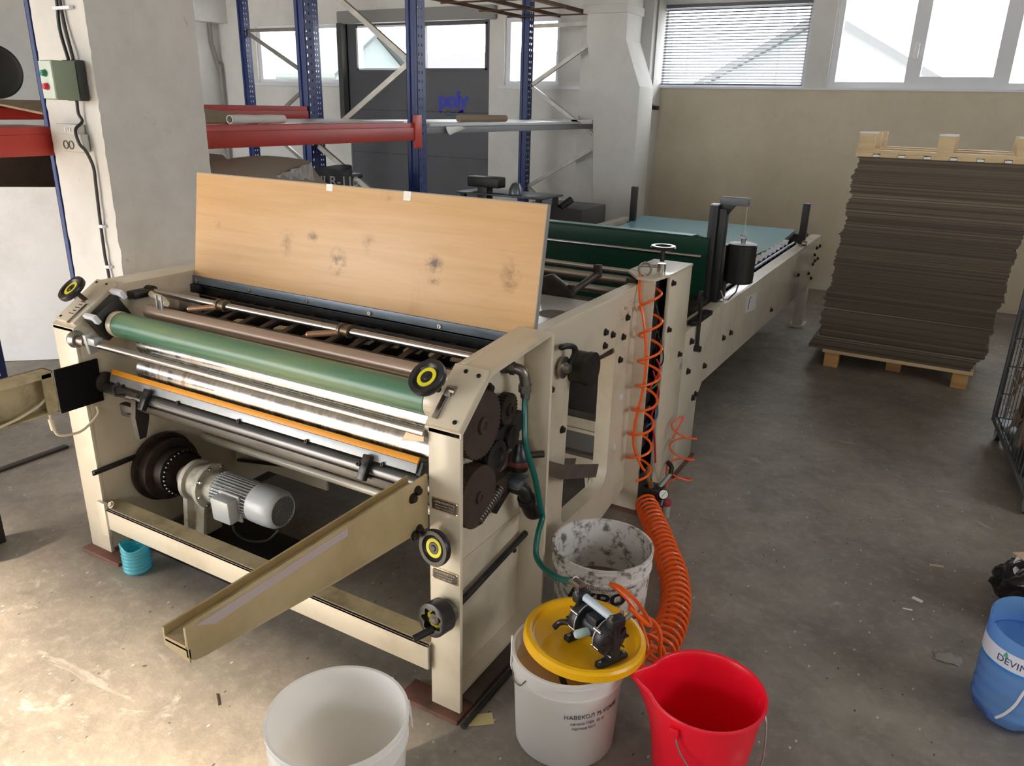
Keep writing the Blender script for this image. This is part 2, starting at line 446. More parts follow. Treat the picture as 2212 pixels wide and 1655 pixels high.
# rough plastered pillar behind the machine
def pillar():
    mb = MB(); nz = 150
    rnd = random.Random(3)
    offs = [(rnd.uniform(-.002, .002), rnd.uniform(-.002, .002)) for _ in range(nz + 1)]
    base = [(-2.325, .5), (-1.985, .5), (-1.985, .985), (-2.325, .985)]
    rings = []
    for i in range(nz + 1):
        z = ZC * i / nz; a, b = offs[i]
        rings.append([mb.bm.verts.new((base[k][0] + (a if k in (0, 3) else b) * (1 if k < 2 else .6), base[k][1] + (b if k < 2 else a) * .8, z)) for k in range(4)])
    for i in range(nz):
        for k in range(4): mb._f([rings[i][k], rings[i][(k + 1) % 4], rings[i + 1][(k + 1) % 4], rings[i + 1][k]])
    k = N('pillar_plaster'); v = k.coord()
    g = k.n('ShaderNodeNewGeometry'); sx = k.n('ShaderNodeSeparateXYZ'); k.l(k.n('ShaderNodeTexCoord').outputs['Normal'], sx.inputs[0])
    side = k.math('GREATER_THAN', sx.outputs[0], .5)      # grey aisle side lightened to make up for weak light, white front toned down
    gray = k.ramp(k.noise(4, 6, .7, v), [(.3, lin('c8c4be')), (.7, lin('dad6d0'))])
    wh = k.ramp(k.noise(5, 5, .6, v), [(.3, lin('c3c1bd')), (.7, lin('d2d0cb'))])
    c = k.mix(side, wh, gray)
    f = k.ramp(k.noise(7, 6, .75, v), [(.63, BW[0]), (.7, BW[1])])
    k.base(k.mix(k.math('MULTIPLY', f, .35), c, lin('6e665c'))); k.b.inputs['Roughness'].default_value = .85
    k.bump(k.noise(45, 5, .7, v), .25, .006)
    o = mb.obj('wall_pillar', k.m, sharp=60); struct(o)
pillar()

# outside, seen through the panes
GRD = M('yard_concrete', 'd9d6cf', .9)
struct(MB().box(-60, 60, YB + .3, 70, -.4, -.1).obj('ground_back', GRD))
def house(x0, x1, y0, y1, h, ridge, label, cwall, croof, along='x'):
    t = thing('house', label, 'house', ((x0 + x1) / 2, (y0 + y1) / 2, -.1))
    if along == 'x':
        ym = (y0 + y1) / 2; MB().prism([(y0, -.1), (y1, -.1), (y1, h), (ym, ridge), (y0, h)], 'x', x0, x1).obj('walls', M('house_wall', cwall, .9), t)
        MB().prism([(y0 - .4, h - .15), (ym, ridge + .05), (y1 + .4, h - .15), (y1 + .4, h), (ym, ridge + .22), (y0 - .4, h)], 'x', x0 - .3, x1 + .3).obj('roof', M('house_roof', croof, .8), t)
    else:
        xm = (x0 + x1) / 2; MB().prism([(x0, -.1), (x1, -.1), (x1, h), (xm, ridge), (x0, h)], 'y', y0, y1).obj('walls', M('house_wall', cwall, .9), t)
        MB().prism([(x0 - .5, h - .3), (xm, ridge), (x1 + .5, h - .3), (x1 + .5, h - .1), (xm, ridge + .25), (x0 - .5, h - .1)], 'y', y0 - .4, y1).obj('roof', M('house_roof', croof, .8), t)
house(-8.0, .6, 25, 34, 1.9, 4.2, 'pale gabled house beyond the high right window', '70787a', '2a3037', 'y')
house(-33, -22, 24, 29, 2.6, 4.2, 'low pale roofed building beyond the left window', '566061', '2b3437', 'x')
house(-31, -14, 34, 40, 2.6, 4.0, 'long grey roofed shed beyond the door windows', '3a3d44', '2b2d33', 'x')
# ================================================================ the pasting machine
MC = thing('pasting_machine', 'long cream pasting machine with green roller, handwheels and raised plywood board', 'machine', (-.8, .3, 0))
def P(mb, name, mat, parent=MC, label=None, **kw):
    o = mb.obj(name, mat, parent, **kw)
    if label: o['label'] = label
    return o
def bolt(parent, p, n, r=.008, h=.008, mat=BOLT):
    mb = MB(); hexbolt(mb, p, n, r, h); return P(mb, 'bolt', mat, parent)
def screw(parent, p, n, r=.006, h=.004, mat=BOLTL):
    p, n = Vector(p), Vector(n).normalized(); mb = MB()
    mb.lathe([(0, h * .5), (r * .4, h * .5), (r * .45, h), (r * .9, h), (r, h * .7), (r, 0)], p, n, 14); return P(mb, 'screw', mat, parent)

# --- right side plate, first section
mb = MB()
mb.box(-.095, 0, 0, .014, .012, .853, .002)                                   # front flange
mb.prism([(.014, .028), (.47, .028), (.47, 1.0), (.15, .978), (.014, .853)], 'x', -.095, -.083)   # web
mb.box(-.095, .006, .458, .472, .028, .992, .002)                             # rear flange
mb.prism([(0, .841), (0, .853), (.136, .974), (.46, 1.0), (.46, .988), (.14, .962)], 'x', -.105, .002)  # sloping cover
mb.prism([(.014, .022), (.46, .022), (.46, .034), (.014, .034)], 'x', -.095, -.03)
mb.box(-.093, -.079, .014, .46, .40, .406)                                    # seam
RP = P(mb, 'side_plate', CREAM)
P(MB().box(-.19, .01, -.03, .05, 0, .013, .002), 'foot_plate', RUST, RP)
P(MB().box(-.12, .012, .05, .5, 0, .02, .002), 'base_rail', M('oily_brown_base', '3a3029', .6, dirt='57453a', amt=.6, scale=10), RP); P(MB().cyl((.03, -.03, .008), (.03, .42, .008), .008), 'black_strip', BLACK, RP)
for p in ((-.085, .02, .966), (-.03, .05, .966), ):
    pass
cn = Vector((0, -.121, .136)).normalized()        # normal of the sloping cover's front
ct = Vector((0, .136, .121)).normalized()
def onslope(x, t, h=0): return Vector((x, 0, .853)) + ct * t + cn * h
# bearing cap on the right slope
mb = MB(); mb.obox(onslope(-.047, .09, .008), (1, 0, 0), ct, cn, .05, .088, .009, .003)
BC = P(mb, 'bearing_cap', CREAM, MC)
for x, t in ((-.055, .16), (-.015, .155), (-.018, .02), (-.08, .075)): screw(BC, onslope(x, t, .017), cn, .006, .003, BOLT)
mb = MB(); mb.obox(onslope(-.075, .05, .021), (1, 0, 0), ct, cn, .007, .034, .004, .001)
P(mb, 'slotted_scale', STEEL, BC)
P(MB().tube([onslope(-.073, .085, .016), onslope(-.07, .1, .024), onslope(-.055, .1, .02)], .012, 10), 'pipe_stub', STEEL, BC)
# --- right side plate, second section with the cut-out
def arc(cy, cz, r, a0, a1, n=6): return [(cy + r * math.cos(math.radians(a0 + (a1 - a0) * k / n)), cz + r * math.sin(math.radians(a0 + (a1 - a0) * k / n))) for k in range(n + 1)]
outer = [(.472, .12), (.6, .06), (1.10, .055), (1.345, .10), (1.345, .957), (.472, .957)]
hole = arc(.80, .25, .045, 180, 270) + arc(1.08, .27, .07, 270, 360) + arc(1.12, .74, .03, 0, 90) + arc(.82, .72, .05, 90, 180)
mb = MB(); mb.holed(outer, hole, 'x', -.14, -.08)
mb.prism([(-.14, 0.013), (-.018, 0.013), (-.018, .988), (-.085, .988), (-.085, .3)], 'y', 1.345, 1.357)
mb.box(-.125, -.083, .472, 1.36, .957, .965)
SP = P(mb, 'side_plate', CREAM)
P(MB().box(-.15, -.0, 1.33, 1.42, 0, .013, .002), 'foot_plate', RUST, SP)
for y, z in ((1.043, .849), (1.11, .824), (1.216, .79), (1.043, .799), (1.2, .704), (1.244, .859), (.726, .588), (.63, .76)): bolt(SP, (-.08, y, z), (1, 0, 0), .0095, .012)
for y, z, h in ((1.24, .54, .02), (1.21, .34, .02), (.50, .77, .02), (.49, .33, .03)): P(MB().box(-.081, -.074, y - .005, y + .005, z - h / 2, z + h / 2, .001), 'hinge_stub', PVC, SP)
k = M('red_crayon', 'a8705c', .8)
mb = MB(); rr = random.Random(5)
for i in range(9):
    y = 1.16 + .017 * i; z = .895 - (i % 3) * .022 + .004 * i
    mb.tube([(-.0795, y, z), (-.0792, y + .006, z + rr.uniform(-.014, .014)), (-.0795, y + .012, z + rr.uniform(-.008, .008))], .0007, 5)
P(mb, 'chalk_scribble', k, SP)
# --- left side plate
mb = MB()
mb.box(-1.655, -1.54, 0, .014, .012, .866, .002)
mb.prism([(.014, .028), (1.345, .028), (1.345, .975), (.19, .975), (.014, .866)], 'x', -1.556, -1.541)
mb.prism([(0, .855), (0, .867), (.187, .984), (1.36, .984), (1.36, .974), (.19, .974)], 'x', -1.655, -1.538)
LP = P(mb, 'side_plate', CREAM)
P(MB().box(-1.665, -1.45, -.035, .06, 0, .013, .002), 'foot_plate', RUST, LP)
P(MB().box(-1.66, -1.53, .06, 1.3, 0, .02, .002), 'base_rail', M('oily_brown_rail', '3a3029', .6), LP)
cnl = Vector((0, -.117, .187)).normalized(); ctl = Vector((0, .187, .117)).normalized()
def onsl(x, t, h=0): return Vector((x, 0, .867)) + ctl * t + cnl * h
mb = MB(); mb.obox(onsl(-1.595, .115, .006), (1, 0, 0), ctl, cnl, .052, .10, .007, .002)
LC = P(mb, 'bearing_cap', CREAM, MC)
P(MB().obox(onsl(-1.565, .055, .014), (1, 0, 0), ctl, cnl, .006, .045, .002), 'scale_slot', STEEL, LC)
mb = MB()
for q in range(6): mb.obox(onsl(-1.595, .05 + q * .014, .0135), (1, 0, 0), ctl, cnl, .008 if q % 2 else .012, .0012, .0006)
P(mb, 'scale_marks', BOLT, LC)
for x, t in ((-1.63, .2), (-1.575, .2), (-1.63, .03)): screw(LC, onsl(x, t, .012), cnl, .005, .003, BOLT)
# black bearing holder and its white brackets inside the left plate
mb = MB(); mb.obox((-1.512, .115, .885), (1, 0, 0), (0, .85, .52), (0, -.52, .85), .022, .062, .05, .006)
BH = P(mb, 'bearing_holder', BLACK, MC)
for s in (-1, 1):
    mb = MB(); c = Vector((-1.50, .115, .905)) + Vector((0, .85, .52)) * (s * .062) + Vector((0, -.52, .85)) * .03
    mb.obox(c, (1, 0, 0), (0, .85, .52), (0, -.52, .85), .03, .008, .016, .002); P(mb, 'clamp_bracket', PVC, BH)
P(MB().box(-1.545, -1.50, .21, .30, .93, .955, .004), 'rubber_stop', BLACK, LP)
mb = MB(); mb.tube(smoothpts([(-1.53, .30, .935), (-1.46, .25, .945), (-1.40, .24, .945), (-1.33, .21, .94)]), .010, 10)
HP = P(mb, 'glue_pipe', ROPE, MC)
for x in (-1.37, -1.345): P(MB().box(x - .003, x + .003, .2, .206, .895, .965), 'pipe_clip', ALU, HP)

# --- rollers and strips, all across the machine
def roller(name, y, z, r, x0, x1, mat, seg=36, label=None):
    mb = MB(); e = min(.004, r * .15)
    mb.lathe([(0, 0), (r - e, 0), (r, e), (r, x1 - x0 - e), (r - e, x1 - x0), (0, x1 - x0)], (x0, y, z), (1, 0, 0), seg)
    return P(mb, name, mat, MC, label)
GR = roller('green_roller', .118, .868, .043, -1.455, -.165, GREENROLL)
for a, b in ((-1.478, -1.455), (-.165, -.118)):
    mb = MB(); mb.lathe([(0, 0), (.044, 0), (.0445, .003), (.0445, b - a - .003), (.043, b - a), (0, b - a)], (a, .118, .868), (1, 0, 0), 36)
    P(mb, 'end_collar', CREAM, GR)
BR = roller('copper_roller', .215, .897, .024, -1.44, -.10, BROWNROLL)
def chrome_mat():
    k = N('glue_streaked_chrome'); k.b.inputs['Metallic'].default_value = 1
    v = k.coord((5, .5, .5)); f = k.noise(3.2, 5, .75, v)
    k.base(k.ramp(f, [(.3, lin('a3a2a2')), (.58, lin('bcb8b2')), (.72, lin('8a7663'))]))
    k.l(k.ramp(f, [(.3, (.18, .18, .18, 1)), (.7, (.38, .38, .38, 1))]), k.b.inputs['Roughness'])
    return k.m
CHR2 = chrome_mat()
DR = roller('chrome_drum', .145, .722, .046, -1.385, -.10, CHR2, 48)
roller('doctor_roller', .175, .792, .034, -1.43, -.10, CHR2, 40)
SH = roller('chrome_shaft', -.004, .835, .011, -1.54, -.10, CHROME, 24)
P(MB().lathe([(0, 0), (.024, .004), (.03, .02), (.024, .036), (0, .04)], (-1.545, -.004, .835), (1, 0, 0), 24), 'ball_bearing', STEEL, SH)
P(MB().cyl((-1.505, -.004, .835), (-1.47, -.004, .835), .016), 'shaft_collar', STEEL, SH)
mb = MB(); mb.obox((-1.445, -.004, .835), (1, 0, 0), (0, 1, .15), (0, -.15, 1), .008, .016, .034, .002); mb.box(-1.437, -1.40, -.02, .012, .835, .858, .002)
P(mb, 'clamp_block', ALU, SH)
P(MB().prism([(-.17, .80), (-.10, .815), (-.10, .835), (-.15, .835)], 'y', -.012, -.008), 'drip_plate', BROWNROLL, SH)
# orange strip on its aluminium blade
mb = MB(); mb.obox((-.845, .087, .700), (1, 0, 0), (0, .5, .86), (0, -.86, .5), .655, .009, .003, .001)
OS = P(mb, 'orange_strip', ORANGE)
mb = MB(); mb.obox((-.845, .078, .680), (1, 0, 0), (0, .3, .95), (0, -.95, .3), .655, .013, .003, .001)
BLD = P(mb, 'scraper_blade', ALU)
for i in range(5): screw(BLD, (-1.42 + i * .28, .072, .668), (0, -.95, .3), .006, .008, BOLT)
P(MB().prism([(.09, .695), (.072, .66), (.082, .65), (.10, .68)], 'x', -.19, -.178), 'blade_end_cap', BLACK, BLD)
SC = roller('scraper_shaft', .072, .643, .020, -1.52, -.12, M('grey_shaft', '6f6f70', .33, .8, dirt='3e3c3a', amt=.5, scale=7, stretch=(.5, 5, 5)), 24)
P(MB().lathe([(0, 0), (.034, 0), (.036, .004), (.036, .014), (.02, .02), (0, .02)], (-1.54, .075, .66), (1, 0, 0), 24), 'shaft_flange', IRON, SC)
mb = MB(); mb.box(-1.33, -.13, .05, .062, .604, .632, .003); P(mb, 'lower_bar', GUNMET)
for x in (-1.28, -.345):
    mb = MB(); mb.obox((x, .048, .655), (1, 0, 0), (0, .5, .86), (0, -.86, .5), .013, .036, .010, .003)
    b_ = P(mb, 'pivot_bracket', GUNMET, SC); screw(b_, (x - .004, .03, .672), (0, -.86, .5), .007, .008, BOLT)
mb = MB(); mb.prism([(.05, .64), (.10, .64), (.09, .56), (.07, .50), (.045, .50), (.04, .58)], 'x', -1.36, -1.335); mb.box(-1.43, -1.34, .05, .075, .575, .61, .003); mb.cyl((-1.43, .06, .57), (-1.36, .05, .58), .008)
P(mb, 'support_bracket', BLACK)
P(MB().tube([(-1.375, .03, .70), (-1.385, .01, .69), (-1.385, .015, .66), (-1.37, .04, .655)], .006, 8), 'hook', BLACK)
RD = roller('chrome_rod', .293, .943, .0115, -1.52, -.10, CHROME, 24)
for x in (-1.155, -.615):
    mb = MB()
    for d in (-.02, .012): mb.cyl((x + d, .293, .943), (x + d + .010, .293, .943), .02)
    mb.cyl((x - .02, .293, .943), (x + .02, .293, .943), .0165)
    c = P(mb, 'rod_collar', M('brass_brown', '6e5f4c', .4, .7), RD)
    mb = MB(); mb.cyl((x - .012, .285, .938), (x - .105, .245, .925), .0095); mb.lathe([(.0095, 0), (.008, .006), (0, .008)], (x - .105, .245, .925), (-.93, -.37, -.13), 14)
    P(mb, 'grip_pin', M('brass_pin', 'a98467', .35, .6), RD)
mb = MB(); mb.cyl((-1.54, .293, .943), (-1.51, .293, .943), .02); P(mb, 'rod_socket', IRON, RD)
# dark inside: added light-blocking plates, belts and bars between the rollers and the board
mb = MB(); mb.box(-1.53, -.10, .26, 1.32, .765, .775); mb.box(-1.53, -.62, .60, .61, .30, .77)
P(mb, 'inner_blocker', M('dark_blocker', '1d1b19', .6))
mb = MB(); mb.box(-1.53, -.10, .33, .345, .845, .875); P(mb, 'cross_bar', BLACK)
mb = MB(); mb.box(-1.45, -.10, .425, .435, .895, .915); P(mb, 'cross_bar', BLACK)
mb = MB(); mb.box(-1.53, -.10, .50, .52, .80, .94); P(mb, 'cross_bar', BLACK)
for i in range(14):
    x = -1.43 + i * .098
    mb = MB(); mb.prism([(.24, .845), (.24, .855), (.50, .90), (.50, .89)], 'x', x - .013, x + .013); P(mb, 'guide_finger', BLACK)
for x, y in ((-1.16, .37), (-.98, .39), (-.66, .43), (-.56, .45), (-.47, .44), (-.38, .45), (-.3, .45), (-1.2, .30)):
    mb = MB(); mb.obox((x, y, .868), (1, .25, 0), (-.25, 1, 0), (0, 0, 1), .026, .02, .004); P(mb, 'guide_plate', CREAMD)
for x in (-1.18, -.99):
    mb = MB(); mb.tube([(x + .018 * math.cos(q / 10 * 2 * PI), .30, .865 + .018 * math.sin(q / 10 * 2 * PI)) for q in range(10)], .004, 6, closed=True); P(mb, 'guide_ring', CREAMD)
mb = MB(); mb.box(-1.47, -1.40, .36, .40, .80, .93, .003); P(mb, 'grey_block', M('grey_block', '8f857a', .6))
# board, its angle iron and screws
al = math.atan2(.06, .375)
dirv = Vector((0, math.sin(al), math.cos(al))); nrm = Vector((0, -math.cos(al), math.sin(al)))
def ply():
    k = N('stained_plywood'); v = k.coord((1, 1, 1)); vs = k.coord((.35, 1, 6))
    g = k.noise(5, 6, .7, vs, .5)
    col = k.ramp(g, [(.25, lin('c29a66')), (.5, lin('cea676')), (.8, lin('d6b287'))])
    st = k.ramp(k.noise(5.5, 5, .7, v, .5), [(.62, BW[0]), (.75, BW[1])])
    col = k.mix(k.math('MULTIPLY', st, .14), col, lin('8d6136'))
    # hand and shoe smudges at their own places (object coordinates, board local)
    tc = k.n('ShaderNodeTexCoord'); sm = None
    for x, z, rx, rz, s in ((-.027, .129, .045, .055, .9), (.361, .165, .040, .035, 1.1), (.365, .115, .032, .016, .9), (.635, .16, .04, .06, .55), (-.266, .17, .04, .055, .5), (-.145, .20, .028, .022, .8), (-.612, .197, .02, .02, .5), (.097, .205, .03, .04, .35), (.16, .36, .03, .03, .4)):
        mp = k.n('ShaderNodeMapping'); mp.inputs['Location'].default_value = (-x / rx, 0, -z / rz); mp.inputs['Scale'].default_value = (1 / rx, 0, 1 / rz)
        k.l(tc.outputs['Object'], mp.inputs[0])
        ln = k.n('ShaderNodeVectorMath', operation='LENGTH'); k.l(mp.outputs[0], ln.inputs[0])
        f = k.math('SUBTRACT', 1.05, ln.outputs['Value']); f = k.math('ADD', f, k.math('MULTIPLY', k.math('SUBTRACT', k.noise(26, 5, .75, v), .55), 3.2))
        f = k.n('ShaderNodeClamp'); 
        f2 = k.math('SUBTRACT', 1.05, ln.outputs['Value']); f2 = k.math('MULTIPLY', k.math('MAXIMUM', f2, 0.0), k.ramp(k.noise(24, 5, .75, v), [(.42, BW[0]), (.62, BW[1])]))
        f2 = k.math('MULTIPLY', f2, s * 1.3); sm = f2 if sm is None else k.math('MAXIMUM', sm, f2)
    k.base(k.mix(sm, col, lin('5c4129'))); k.b.inputs['Roughness'].default_value = .42
    k.bump(g, .05, .003)
    return k.m
mb = MB(); mb.obox(Vector((-.805, .50, .955)) + dirv * .193 - nrm * -.0, (1, 0, 0), dirv, nrm, .73, .195, .009, .001)
BD = mb.obj('cover_board', ply(), MC, loc=(-.805, .50, .965)); BD['label'] = 'tan plywood board standing up across the machine, smudged and stained'
mb = MB(); mb.obox(Vector((-.805, .50, .955)) + dirv * .387, (1, 0, 0), dirv, nrm, .7302, .0016, .0092); mb.obox(Vector((-.0735, .50, .955)) + dirv * .193, (1, 0, 0), dirv, nrm, .0012, .195, .0095)
P(mb, 'edge_banding', M('grey_edge', '8b8784', .6), BD)
for x, h in ((-.885, .011), (-.565, .014)):
    mb = MB(); mb.obox(Vector((x, .50, .955)) + dirv * (.388 - h) + nrm * .0096, (1, 0, 0), dirv, nrm, .014, h, .0006)
    P(mb, 'white_sticker', PAPER, BD)
mb = MB(); mb.box(-1.55, -.085, .485, .492, .93, .965, .001); mb.box(-1.55, -.085, .485, .53, .93, .936)
AI = P(mb, 'angle_bar', BLUEGREY)
for i in range(6): screw(AI, (-1.515 + i * .279, .485, .948), (0, -1, 0), .0075, .007)
P(MB().box(-1.55, -1.50, .47, .53, .895, .935, .004), 'hinge_block', BLACK, AI)
P(MB().box(-.16, -.11, .47, .53, .90, .932, .004), 'hinge_block', BLACK, AI)
# --- crossbeam between the feet
mb = MB(); mb.box(-1.54, -.095, -.016, -.008, .131, .212, .001); mb.box(-1.54, -.095, -.016, .055, .204, .212, .001)
CBM = P(mb, 'crossbeam', CREAM)
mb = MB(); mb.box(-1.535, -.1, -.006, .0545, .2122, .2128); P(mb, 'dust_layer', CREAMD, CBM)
mb = MB(); mb.box(-1.545, -1.50, -.022, -.008, .10, .235, .002); P(mb, 'end_gusset', CREAM, CBM)
bolt(CBM, (-1.49, -.0, .225), (0, -.8, .6), .009, .01, CREAM)
mb = MB(); mb.cyl((-1.545, .45, .313), (-.10, .45, .313), .0155, seg=20); P(mb, 'cream_pipe', CREAM)
# --- guide arms reaching out towards the viewer
ARMC = M('tan_stained_cream', 'b8a57d', .45, dirt='8c7045', amt=.55, scale=4, thr=(.45, .75))
def arm(x0, sgn, ytip, hol):
    mb = MB()
    zt, zb0, zb1 = .722, .57, .645
    prof = [(-.0, zb0), (-.0, zt), (ytip, zt), (ytip, zb1 + .012), (ytip + .01, zb1 + .002), (ytip + .025, zb1 - .002), (-.34, .60)]
    mb.prism(prof, 'x', x0 - .007, x0 + .0, .0015)
    xl = x0 - .062
    mb.prism([(0, .672), (0, .682), (ytip, .682), (ytip, .672)], 'x', xl, x0 - .004)
    mb.prism([(0, .66), (0, .700), (ytip, .700), (ytip, .66), (ytip + .02, .655)], 'x', xl - .005, xl)
    mb.prism([(xl, .66), (x0, .648), (x0, .676), (xl, .676)], 'y', ytip, ytip + .004)
    return P(mb, 'guide_arm', ARMC, MC)
RA = arm(-.098, 1, -.72, True)
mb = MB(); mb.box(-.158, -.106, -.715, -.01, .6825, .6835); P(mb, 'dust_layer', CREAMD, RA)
mb = MB(); mb.prism([(-.70, .716), (-.66, .695), (-.30, .697), (-.30, .716)], 'x', -.0975, -.0967); P(mb, 'worn_strip', M('bare_lilac_primer', 'b9a9a6', .55), RA)
for y, z in ((-.025, .70), (-.045, .688), (-.022, .59), (-.042, .582)): bolt(RA, (-.098, y - .02, z - .005), (1, 0, 0), .0095, .011)
mb = MB()
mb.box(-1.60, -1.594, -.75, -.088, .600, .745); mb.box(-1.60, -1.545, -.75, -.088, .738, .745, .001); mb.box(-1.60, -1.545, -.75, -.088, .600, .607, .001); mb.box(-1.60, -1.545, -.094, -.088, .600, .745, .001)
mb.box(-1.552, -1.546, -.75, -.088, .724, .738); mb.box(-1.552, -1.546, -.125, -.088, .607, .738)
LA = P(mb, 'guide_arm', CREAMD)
P(MB().box(-1.54, -1.532, -.088, .062, .596, .748, .001), 'cover_plate', M('matt_black', '090909', .8, spec=.2), LA, 'black square plate at the left arm')
mb = MB(); mb.tube(smoothpts([(-1.545, -.70, .60), (-1.54, -.4, .605), (-1.545, -.25, .615), (-1.55, -.16, .635), (-1.56, -.12, .65)]), .0045, 8)
mb.tube(smoothpts([(-1.53, .03, .585), (-1.525, .025, .555), (-1.525, -.03, .52), (-1.53, -.07, .515), (-1.54, -.11, .525), (-1.545, -.118, .56), (-1.55, -.12, .60)]), .0045, 8)
mb.cyl((-1.545, -.118, .545), (-1.549, -.12, .585), .009, seg=12)
P(mb, 'cream_cable', ROPE, LA)
# --- handwheels
def handwheel(c, n, r, shaft, parent=MC):
    c, n = Vector(c), Vector(n).normalized()
    mb = MB(); t = r * .30
    mb.lathe([(0, -t), (r * .8, -t), (r * .96, -t * .8), (r, -t * .4), (r, t * .2), (r * .96, t * .45), (r * .74, t * .45), (r * .68, t * .1), (r * .58, -t * .1), (r * .5, 0), (0, 0)], c, n, 40)
    o = P(mb, 'handwheel', BLACKM, parent)
    mb = MB(); mb.lathe([(r * .34, .0), (r * .34, t * .16), (r * .53, t * .16), (r * .53, 0)], c, n, 36); P(mb, 'yellow_ring', YELRING, o)
    mb = MB(); mb.lathe([(r * .33, 0), (r * .31, t * .2), (r * .18, t * .2), (r * .14, t * .35), (0, t * .35)], c, n, 24); P(mb, 'hub_cap', BLACKM, o)
    mb = MB(); mb.cyl(c - n * shaft, c - n * t, r * .16, seg=14); P(mb, 'wheel_shaft', IRON, o)
    return o
handwheel((-.105, .012, .975), (-.1, -.66, .72), .050, .06)
handwheel((-1.605, .055, .985), (-.12, -.62, .75), .050, .06)
handwheel((-.046, -.048, .551), (-.12, -1, .12), .048, .05)
# lower crank: fluted knob with a folding handle
c, n = Vector((-.042, -.055, .345)), Vector((-.12, -1, .1)).normalized()
_, u, v = MB()._fr(n)
mb = MB(); ro = [(c, 1)]
poly = []
for q in range(64):
    a = 2 * PI * q / 64; rr_ = .030 + .005 * math.cos(7 * a); poly.append((rr_ * math.cos(a), rr_ * math.sin(a)))
k64 = 64
def ringv(h, f): return [mb.bm.verts.new(c + n * h + (u * f(q)[0] + v * f(q)[1])) for q in range(k64)]
circ_ = lambda R: (lambda q: (R * math.cos(2 * PI * q / k64), R * math.sin(2 * PI * q / k64)))
rings = [ringv(-.03, circ_(.026)), ringv(-.03, circ_(.046)), ringv(.012, circ_(.046)), ringv(.014, circ_(.043)), ringv(.014, lambda q: poly[q]), ringv(-.012, lambda q: poly[q]), ringv(-.012, circ_(.004))]
for a, b in zip(rings, rings[1:]):
    for q in range(k64): mb._f([a[q], a[(q + 1) % k64], b[(q + 1) % k64], b[q]])
CK = P(mb, 'crank_wheel', BLACKM)
mb = MB(); mb.lathe([(.020, -.002), (.020, .002), (.029, .002), (.029, -.002)], c - n * .006, n, 36); P(mb, 'yellow_ring', YELRING, CK)
mb = MB(); mb.lathe([(.016, -.012), (.015, .004), (.006, .004), (0, .002)], c, n, 20); P(mb, 'hub_cap', GUNMET, CK)
mb = MB(); mb.cyl(c - n * .055, c - n * .03, .033, seg=32); P(mb, 'wheel_boss', M('boss_brown', '6d645a', .4, .5), CK)
h0 = c + Vector((.004, -.012, -.022)); h1 = h0 + Vector((-.03, -.045, -.014))
mb = MB(); mb.cyl(h0, h1, .0095); P(mb, 'crank_handle', BLACKM, CK)
# name plates on the right post
BRASS = M('brass_plate_edge', 'b59a78', .35, .7); ENAMEL = M('dark_enamel', '2c2622', .4); LETTER = M('pale_letters', 'c9bda8', .5)
for zc, l1, l2, l3 in ((.647, '上胶辊间隙调节手轮', 'Adjusting Roller Wheel', 'Rubber Coating Roller'), (.442, '匀胶辊间隙调节手轮', 'Adjusting Wheel of', 'Even Rubber Roller')):
    mb = MB(); mb.box(-.086, -.006, -.0022, .001, zc - .017, zc + .017, .0006); NP = P(mb, 'name_plate', BRASS)
    mb = MB(); mb.prism([(-.083, zc - .011), (-.080, zc - .014), (-.012, zc - .014), (-.009, zc - .011), (-.009, zc + .011), (-.012, zc + .014), (-.080, zc + .014), (-.083, zc + .011)], 'y', -.003, -.001); P(mb, 'enamel_field', ENAMEL, NP)
    mb = MB()
    add_text(mb, l1, .0075, (-.046, -.0031, zc + .0075), (1, 0, 0), (0, 0, 1), .0002)
    add_text(mb, l2, .0062, (-.046, -.0031, zc - .001), (1, 0, 0), (0, 0, 1), .0002)
    add_text(mb, l3, .0062, (-.046, -.0031, zc - .0085), (1, 0, 0), (0, 0, 1), .0002)
    P(mb, 'lettering', LETTER, NP)
    for x in (-.084, -.008):
        for z in (-.0145, .0145): screw(NP, (x, -.0022, zc + z), (0, -1, 0), .0022, .0012)
# --- gears and drives in the recess of the right plate
def gear(y, z, r, teeth, x0, x1, mat=IRON, hub=.25, d=.05):
    mb = MB(); pts = []
    for q in range(teeth * 4):
        a = 2 * PI * q / (teeth * 4); R = r if q % 4 in (0, 1) else r * (1 - d); pts.append((y + R * math.cos(a), z + R * math.sin(a)))
    mb.prism(pts, 'x', x0, x1); o = P(mb, 'gear', mat)
    mb = MB(); mb.lathe([(r * hub, 0), (r * hub, .008), (r * hub * .5, .008), (r * hub * .45, .003), (0, .003)], (x1, y, z), (1, 0, 0), 20); P(mb, 'gear_hub', mat, o)
    return o
GB = M('brown_gear', '4a3a33', .55, .2, dirt='33271f', amt=.7, scale=12)
gear(.155, .815, .094, 48, -.062, -.034, GB)
gear(.305, .808, .046, 26, -.066, -.04, IRON, .4, .09)
gear(.135, .616, .088, 60, -.068, -.03, GB, .2, .03)
def belt_loop(pts, w, name, mat, x0):
    mb = MB(); mb.prism(pts, 'x', x0, x0 + w); return P(mb, name, mat)
mb = MB(); mb.lathe([(0, 0), (.05, 0), (.05, .02), (.044, .022), (.044, .028), (.05, .03), (.05, .04), (.03, .042), (.028, .036), (0, .036)], (-.075, .235, .69), (1, 0, 0), 32)
PL = P(mb, 'drive_pulley', BLACK)
mb = MB(); mb.lathe([(0, 0), (.034, 0), (.034, .036), (.02, .038), (0, .038)], (-.075, .33, .715), (1, 0, 0), 28); P(mb, 'idler_pulley', BLACK)
t1 = [(.225, .742), (.335, .765), (.40, .770), (.42, .745), (.41, .715), (.37, .70), (.33, .677), (.245, .638), (.2, .66), (.19, .70)]
belt_loop(t1, .018, 'drive_belt', M('black_rubber', '1c1a19', .6), -.071)
